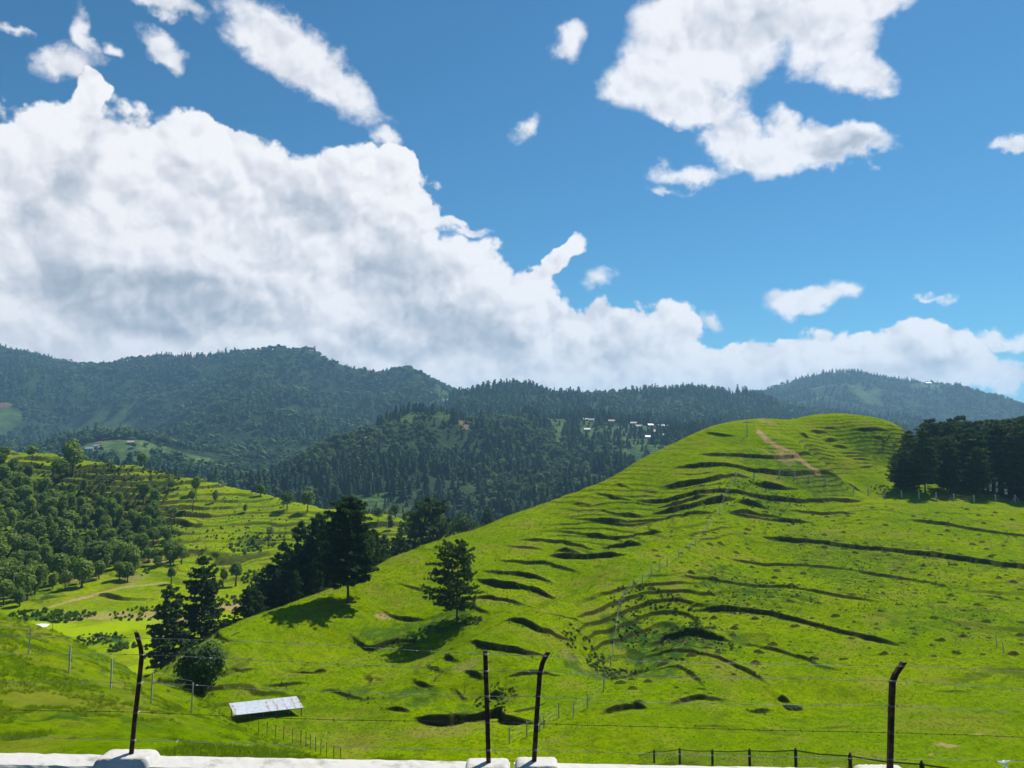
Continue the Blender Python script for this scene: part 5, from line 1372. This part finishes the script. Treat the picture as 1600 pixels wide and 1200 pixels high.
# chain link fence on the near bank at right
cl = [(960, 1190, 76), (984, 1180, 71), (1022, 1171, 65), (1062, 1168, 59), (1113, 1170, 53), (1171, 1169, 46.5), (1243, 1168, 40), (1328, 1176, 34), (1440, 1188, 28), (1600, 1203, 22.5)]
root = empty('chain_link_fence', tuple(P(1062, 1196, 59)), 'dark posted chain link fence with sagging top rail just below the parapet', 'fence'); O = np.array(root.location)
tops = []
for (a, c, Y) in cl:
    t = P(a, c, Y); zb = float(max(G_fg(t[0], Y)[0], G_main(t[0], Y)[0])); zb = min(zb, t[2] - .9); b = MeshBuf(); h = t[2] - zb
    tube(b, [(0, 0, -.2), (0, 0, h - .12), (0, 0, h)], [.085, .085, .02], 8)
    put('post', b.mesh('chain_post', M_POSTD), root, tuple(np.array([t[0], Y, zb]) - O)); tops.append((np.array([t[0], Y, t[2]]), zb))
b = MeshBuf(); rail = []
for i, (t, zb) in enumerate(tops):
    rail.append(t - O - [0, 0, .14])
    if i < len(tops) - 1: rail.append((t + tops[i + 1][0]) / 2 - O - [0, 0, .20])
tube(b, rail, [.028] * len(rail), 5); put('top_rail', b.mesh('top_rail', M_DWIRE), root)
b = MeshBuf(); R_ = np.array(rail); L = np.concatenate([[0], np.cumsum(np.linalg.norm(np.diff(R_, axis=0), axis=1))]); low = np.array([min(1.15, t[2] - z - .1) for t, z in tops]).mean()
def at(s): s = min(max(s, 0), L[-1] - 1e-6); i = min(np.searchsorted(L, s, side='right') - 1, len(R_) - 2); return R_[i] + (R_[i + 1] - R_[i]) * (s - L[i]) / (L[i + 1] - L[i])
s = 0.0
while s < L[-1]:
    for sg in (-1, 1):
        p0 = at(s); p1 = at(s + sg * low) - [0, 0, low]; d = .003
        b.add([p0 - [d, 0, 0], p0 + [d, 0, 0], p1 + [d, 0, 0], p1 - [d, 0, 0]], [(0, 1, 2, 3)])
    s += .15
o = put('wire_mesh', b.mesh('wire_mesh', M_DWIRE), root); o['kind'] = 'stuff'

# shed with the tin roof
pl = on(G_main, 362, 1121); pr = on(G_main, 474, 1112)
pl = P(366, 1122, 82.5); pr = P(474, 1116, 85.5); Lx = float(np.hypot(pr[0] - pl[0], pr[1] - pl[1])); ang = math.atan2(pr[1] - pl[1], pr[0] - pl[0])
gz = float(G_main((pl[0] + pr[0]) / 2, (pl[1] + pr[1]) / 2)[0])
root = empty('shed', (float(pl[0]), float(pl[1]), gz), 'long low open shed with a pale tin roof streaked with rust', 'shed', rz=ang)
e0 = P(370, 1117, 82.5)[2] - gz; e1 = P(472, 1105, 85.5)[2] - gz; dep = 2.5; rise = .42
def eave(t): return e0 + (e1 - e0) * t
N = 9
for i in range(N):
    t0, t1 = i / N, (i + 1) / N
    b = MeshBuf(); nc = 8; vs = []
    for j in range(nc * 2 + 1):
        t = t0 + (t1 - t0) * j / (nc * 2); cz = .022 * (j % 2)
        off = -.9 * 0
        vs += [(Lx * t, -.15, eave(t) + cz), (Lx * t - .35, dep + .15, eave(t) + rise + cz)]
    b.add(vs, [(2 * j, 2 * j + 2, 2 * j + 3, 2 * j + 1) for j in range(nc * 2)])
    o = put('roof_sheet', b.mesh('roof_sheet', M_TIN), root)
b = MeshBuf()
for t in (.02, .50, .62, .75, .88, .97):
    for s_ in range(3):
        w = random.uniform(.10, .24); tt = t + random.uniform(-.012, .012); y0_ = -.1 + s_ * .85; y1_ = y0_ + random.uniform(.5, .8); f = lambda yy: eave(tt) + .034 + (yy + .15) / (dep + .3) * rise
        b.add([(Lx * tt - .12 * y0_, y0_, f(y0_)), (Lx * tt + w - .12 * y0_, y0_, f(y0_)), (Lx * tt + w - .12 * y1_, y1_, f(y1_)), (Lx * tt - .12 * y1_, y1_, f(y1_))], [(0, 1, 2, 3)])
put('rusty_patch', b.mesh('rusty_patch', M_RTIN), root)
for i in range(6):
    t = .03 + .94 * i / 5
    b = MeshBuf(); tube(b, [(0, 0, -.6), (0, 0, eave(t) + .02)], [.06, .06], 6); put('post', b.mesh('shed_post', M_WOOD), root, (Lx * t, .05, 0))
    b = MeshBuf(); tube(b, [(0, 0, -.6), (0, 0, eave(t) + rise - .02)], [.06, .06], 6); put('post', b.mesh('shed_post', M_WOOD), root, (Lx * t - .3, dep - .05, 0))
b = MeshBuf(); tube(b, [(0, .02, e0 - .05), (Lx, .02, e1 - .05)], [.05, .05], 5); put('beam', b.mesh('beam', M_WOOD), root)

# white sheet roof in the left valley
p = P(66, 976, 150); gz = float(G_left(p[0], p[1])[0])
b = MeshBuf(); vs = []; rr = np.random.default_rng(3)
for j in range(5):
    for i in range(9): vs.append((-1.45 + 2.9 * i / 8 + .3 * j / 4, -1.1 + 2.2 * j / 4, p[2] - gz - .15 + .35 * (1 - abs(j - 2) / 2) * (1 - .3 * abs(i - 4) / 4) + rr.normal() * .03))
b.add(vs, [(j * 9 + i, j * 9 + i + 1, j * 9 + i + 10, j * 9 + i + 9) for j in range(4) for i in range(8)])
root = empty('tarpaulin_shelter', (float(p[0]), 150.0, gz), 'small white sheet shelter on the bright valley floor at far left', 'shelter'); put('white_sheet', b.mesh('white_sheet', M_CLOTH), root)
for a in ((-1.2, -.9), (1.3, -.9), (-1.0, .9), (1.5, .9)):
    b = MeshBuf(); tube(b, [(0, 0, -.3), (0, 0, max(.3, p[2] - gz - .16))], [.05, .05], 5); put('prop', b.mesh('prop', M_WOOD), root, (a[0], a[1], 0))

# poles
def pole(px, top, Y, h, label, armw=1.6, G=None):
    t = P(px, top, Y); zb = float((G or G_near)(t[0], Y)[0]) if h is None else t[2] - h
    root = empty('utility_pole', (float(t[0]), Y, zb), label, 'pole'); H = t[2] - zb
    b = MeshBuf(); tube(b, [(0, 0, -.5), (0, 0, H)], [.16, .10], 8); put('pole', b.mesh('pole_shaft', M_POSTC), root)
    b = MeshBuf(); box(b, (0, -.14, H - .5), (armw, .12, .14)); ca_ = put('crossarm', b.mesh('crossarm', M_WOOD), root)
    for dx in (-armw * .42, 0, armw * .42):
        b = MeshBuf(); tube(b, [(0, 0, 0), (0, 0, .22)], [.05, .03], 5); put('insulator', b.mesh('insulator', M_CONC), ca_, (dx, -.14, H - .42))
    return root
pole(606, 785, 262, None, 'pale utility pole with a crossarm standing among the valley trees', 2.4, G_left)
pole(1167, 657, 214, None, 'small post with a crossarm on the shoulder of the summit', 2.4, G_main)

# houses
def house(px, py, G, y0, y1, wpx, wall, roof, label, deep=.75, rz=0.0, storeys=1, group='houses of the hill village'):
    p = on(G, px, py, y0, y1); w = wpx * 1.0 / FPX * p[1]; d = w * deep; h = 2.9 * storeys; rh = w * .16 + .5
    root = empty('house', (float(p[0]), float(p[1]), float(p[2]) - .3), label, 'house', group, rz)
    b = MeshBuf(); box(b, (0, 0, h / 2), (w, d, h)); b.add([(-w / 2, -d / 2, h + .002), (-w / 2, d / 2, h + .002), (-w / 2, 0, h + rh), (w / 2, -d / 2, h + .002), (w / 2, d / 2, h + .002), (w / 2, 0, h + rh)], [(0, 2, 1, 1), (3, 4, 5, 5)]); b.f[-1] = b.f[-1][:, :3]
    put('wall', b.mesh('house_wall', wall), root)
    for sg in (-1, 1):
        b = MeshBuf(); e = .5; y1_ = sg * (d / 2 + e); z1_ = h - e * rh / (d / 2)
        b.add([(-w / 2 - e, 0, h + rh + .05), (w / 2 + e, 0, h + rh + .05), (w / 2 + e, y1_, z1_ + .05), (-w / 2 - e, y1_, z1_ + .05), (-w / 2 - e, 0, h + rh + .17), (w / 2 + e, 0, h + rh + .17), (w / 2 + e, y1_, z1_ + .17), (-w / 2 - e, y1_, z1_ + .17)],
              [(0, 1, 2, 3), (4, 7, 6, 5), (3, 2, 6, 7), (0, 3, 7, 4), (1, 5, 6, 2)])
        put('roof', b.mesh('house_roof', roof), root)
    for s_ in range(storeys):
        for t in (-.3, .3):
            b = MeshBuf(); box(b, (w * t, -d / 2 - .02, 1.6 + 2.9 * s_), (w * .14, .08, 1.1)); put('window', b.mesh('window', M_DARK), root)
    b = MeshBuf(); box(b, (0, -d / 2 - .03, 1.05), (1.0, .1, 2.1)); put('door', b.mesh('door', M_WOOD), root)
    return root
V = (G_mid, 600, 1340)
house(914, 658, *V, 10, M_WALLR, M_ROOFW, 'white roofed house at the left end of the hill village, left of a pair', rz=.2)
house(924, 659, *V, 9, M_WALLW, M_ROOFW, 'white roofed house at the left end of the hill village, right of a pair', rz=-.3)
house(917, 674, *V, 9, M_WALLW, M_ROOFW, 'small house with bright white roof below the left pair in the village', rz=.1)
house(955, 664, *V, 9, M_WALLR, M_ROOFR, 'lone reddish walled house with faded roof in the village', rz=.1, storeys=2)
house(990, 664, *V, 9, M_WALLW, M_ROOFW, 'white roofed village house beside a dark tree', rz=-.2)
house(998, 669, *V, 10, M_WALLW, M_ROOFR, 'village house with pinkish grey roof in front of a white roofed one', rz=.15)
house(1016, 667, *V, 8, M_WALLR, M_ROOFB, 'small village house with pale blue roof', rz=.3)
house(1033, 668, *V, 9, M_WALLW, M_ROOFB, 'left of two blue grey roofed houses on the village skyline', rz=-.2)
house(1041, 669, *V, 8, M_WALLR, M_ROOFB, 'right of two blue grey roofed houses on the village skyline', rz=.2)
house(1051, 671, *V, 10, M_WALLW, M_ROOFW, 'village house with pale grey roof near the green hill edge', rz=.3)
house(1063, 671, *V, 10, M_WALLR, M_ROOFB, 'rightmost house of the village just above the green hill edge', rz=-.1)
house(1027, 681, *V, 16, M_WALLR, M_ROOFR, 'largest village house with broad faded red roof', rz=.05, storeys=2)
house(1013, 686, *V, 10, M_WALLW, M_ROOFW, 'low white roofed building left of the largest village house', rz=.1)
house(1042, 684, *V, 12, M_WALLW, M_ROOFW, 'long white roofed building right of the largest village house', rz=-.15)
g = 'houses on the terraced knoll'; V = (G_fl, 850, 1300)
house(140, 704, *V, 10, M_WALLW, M_ROOFB, 'grey roofed house at the foot of the terraced knoll, left of a pair', rz=.4, group=g)
house(152, 700, *V, 10, M_WALLW, M_ROOFW, 'white roofed house on the terraced knoll, right of a pair', rz=-.3, group=g)
house(214, 683, *V, 8, M_WALLR, M_ROOFW, 'small white roofed house near the top of the terraced knoll', rz=.2, group=g)
house(204, 694, *V, 9, M_WALLR, M_ROOFR, 'brown roofed house in the middle of the terraced knoll', rz=.5, group=g)
g = 'houses on the saddle below the ridge'; V = (G_fc, 1200, 1700)
house(699, 628, *V, 11, M_WALLW, M_ROOFB, 'grey building on the forest saddle at the centre ridge', rz=.1, group=g)
house(671, 615, G_fl, 1500, 2300, 8, M_WALLW, M_ROOFW, 'tiny white roofed house high on the wooded ridge', rz=.1, group=g)
house(1450, 600, G_fr, 2000, 2800, 9, M_WALLW, M_ROOFB, 'small building on top of the far right mountain', rz=.1, group=g)

# ------------------------------------------------------------------ the air
def build_haze():
    b = MeshBuf(); X = 8600.0; z0, z1 = -176.2, 345.0
    v = [(-X, -X, z0), (X, -X, z0), (X, X, z0), (-X, X, z0), (-X, -X, z1), (X, -X, z1), (X, X, z1), (-X, X, z1)]
    f = [(0, 3, 2, 1), (4, 5, 6, 7), (0, 1, 5, 4), (1, 2, 6, 5), (2, 3, 7, 6), (3, 0, 4, 7)]
    m = bpy.data.materials.new('haze'); m.use_nodes = True; m.node_tree.nodes.clear(); T = NT(m.node_tree)
    p = T.new('ShaderNodeVolumePrincipled'); p.inputs['Color'].default_value = (0.36, 0.68, 1.0, 1); p.inputs['Density'].default_value = HAZE
    p.inputs['Anisotropy'].default_value = 0.25
    out = T.new('ShaderNodeOutputMaterial'); T.l.new(p.outputs[0], out.inputs['Volume'])
    me = bpy.data.meshes.new('haze'); me.from_pydata(v, [], f); me.materials.append(m)
    o = bpy.data.objects.new('haze', me); COL.objects.link(o); o['kind'] = 'stuff'; o['label'] = 'thin bluish air over the valleys'; o['category'] = 'haze'
HAZE = 0.00015
build_haze()
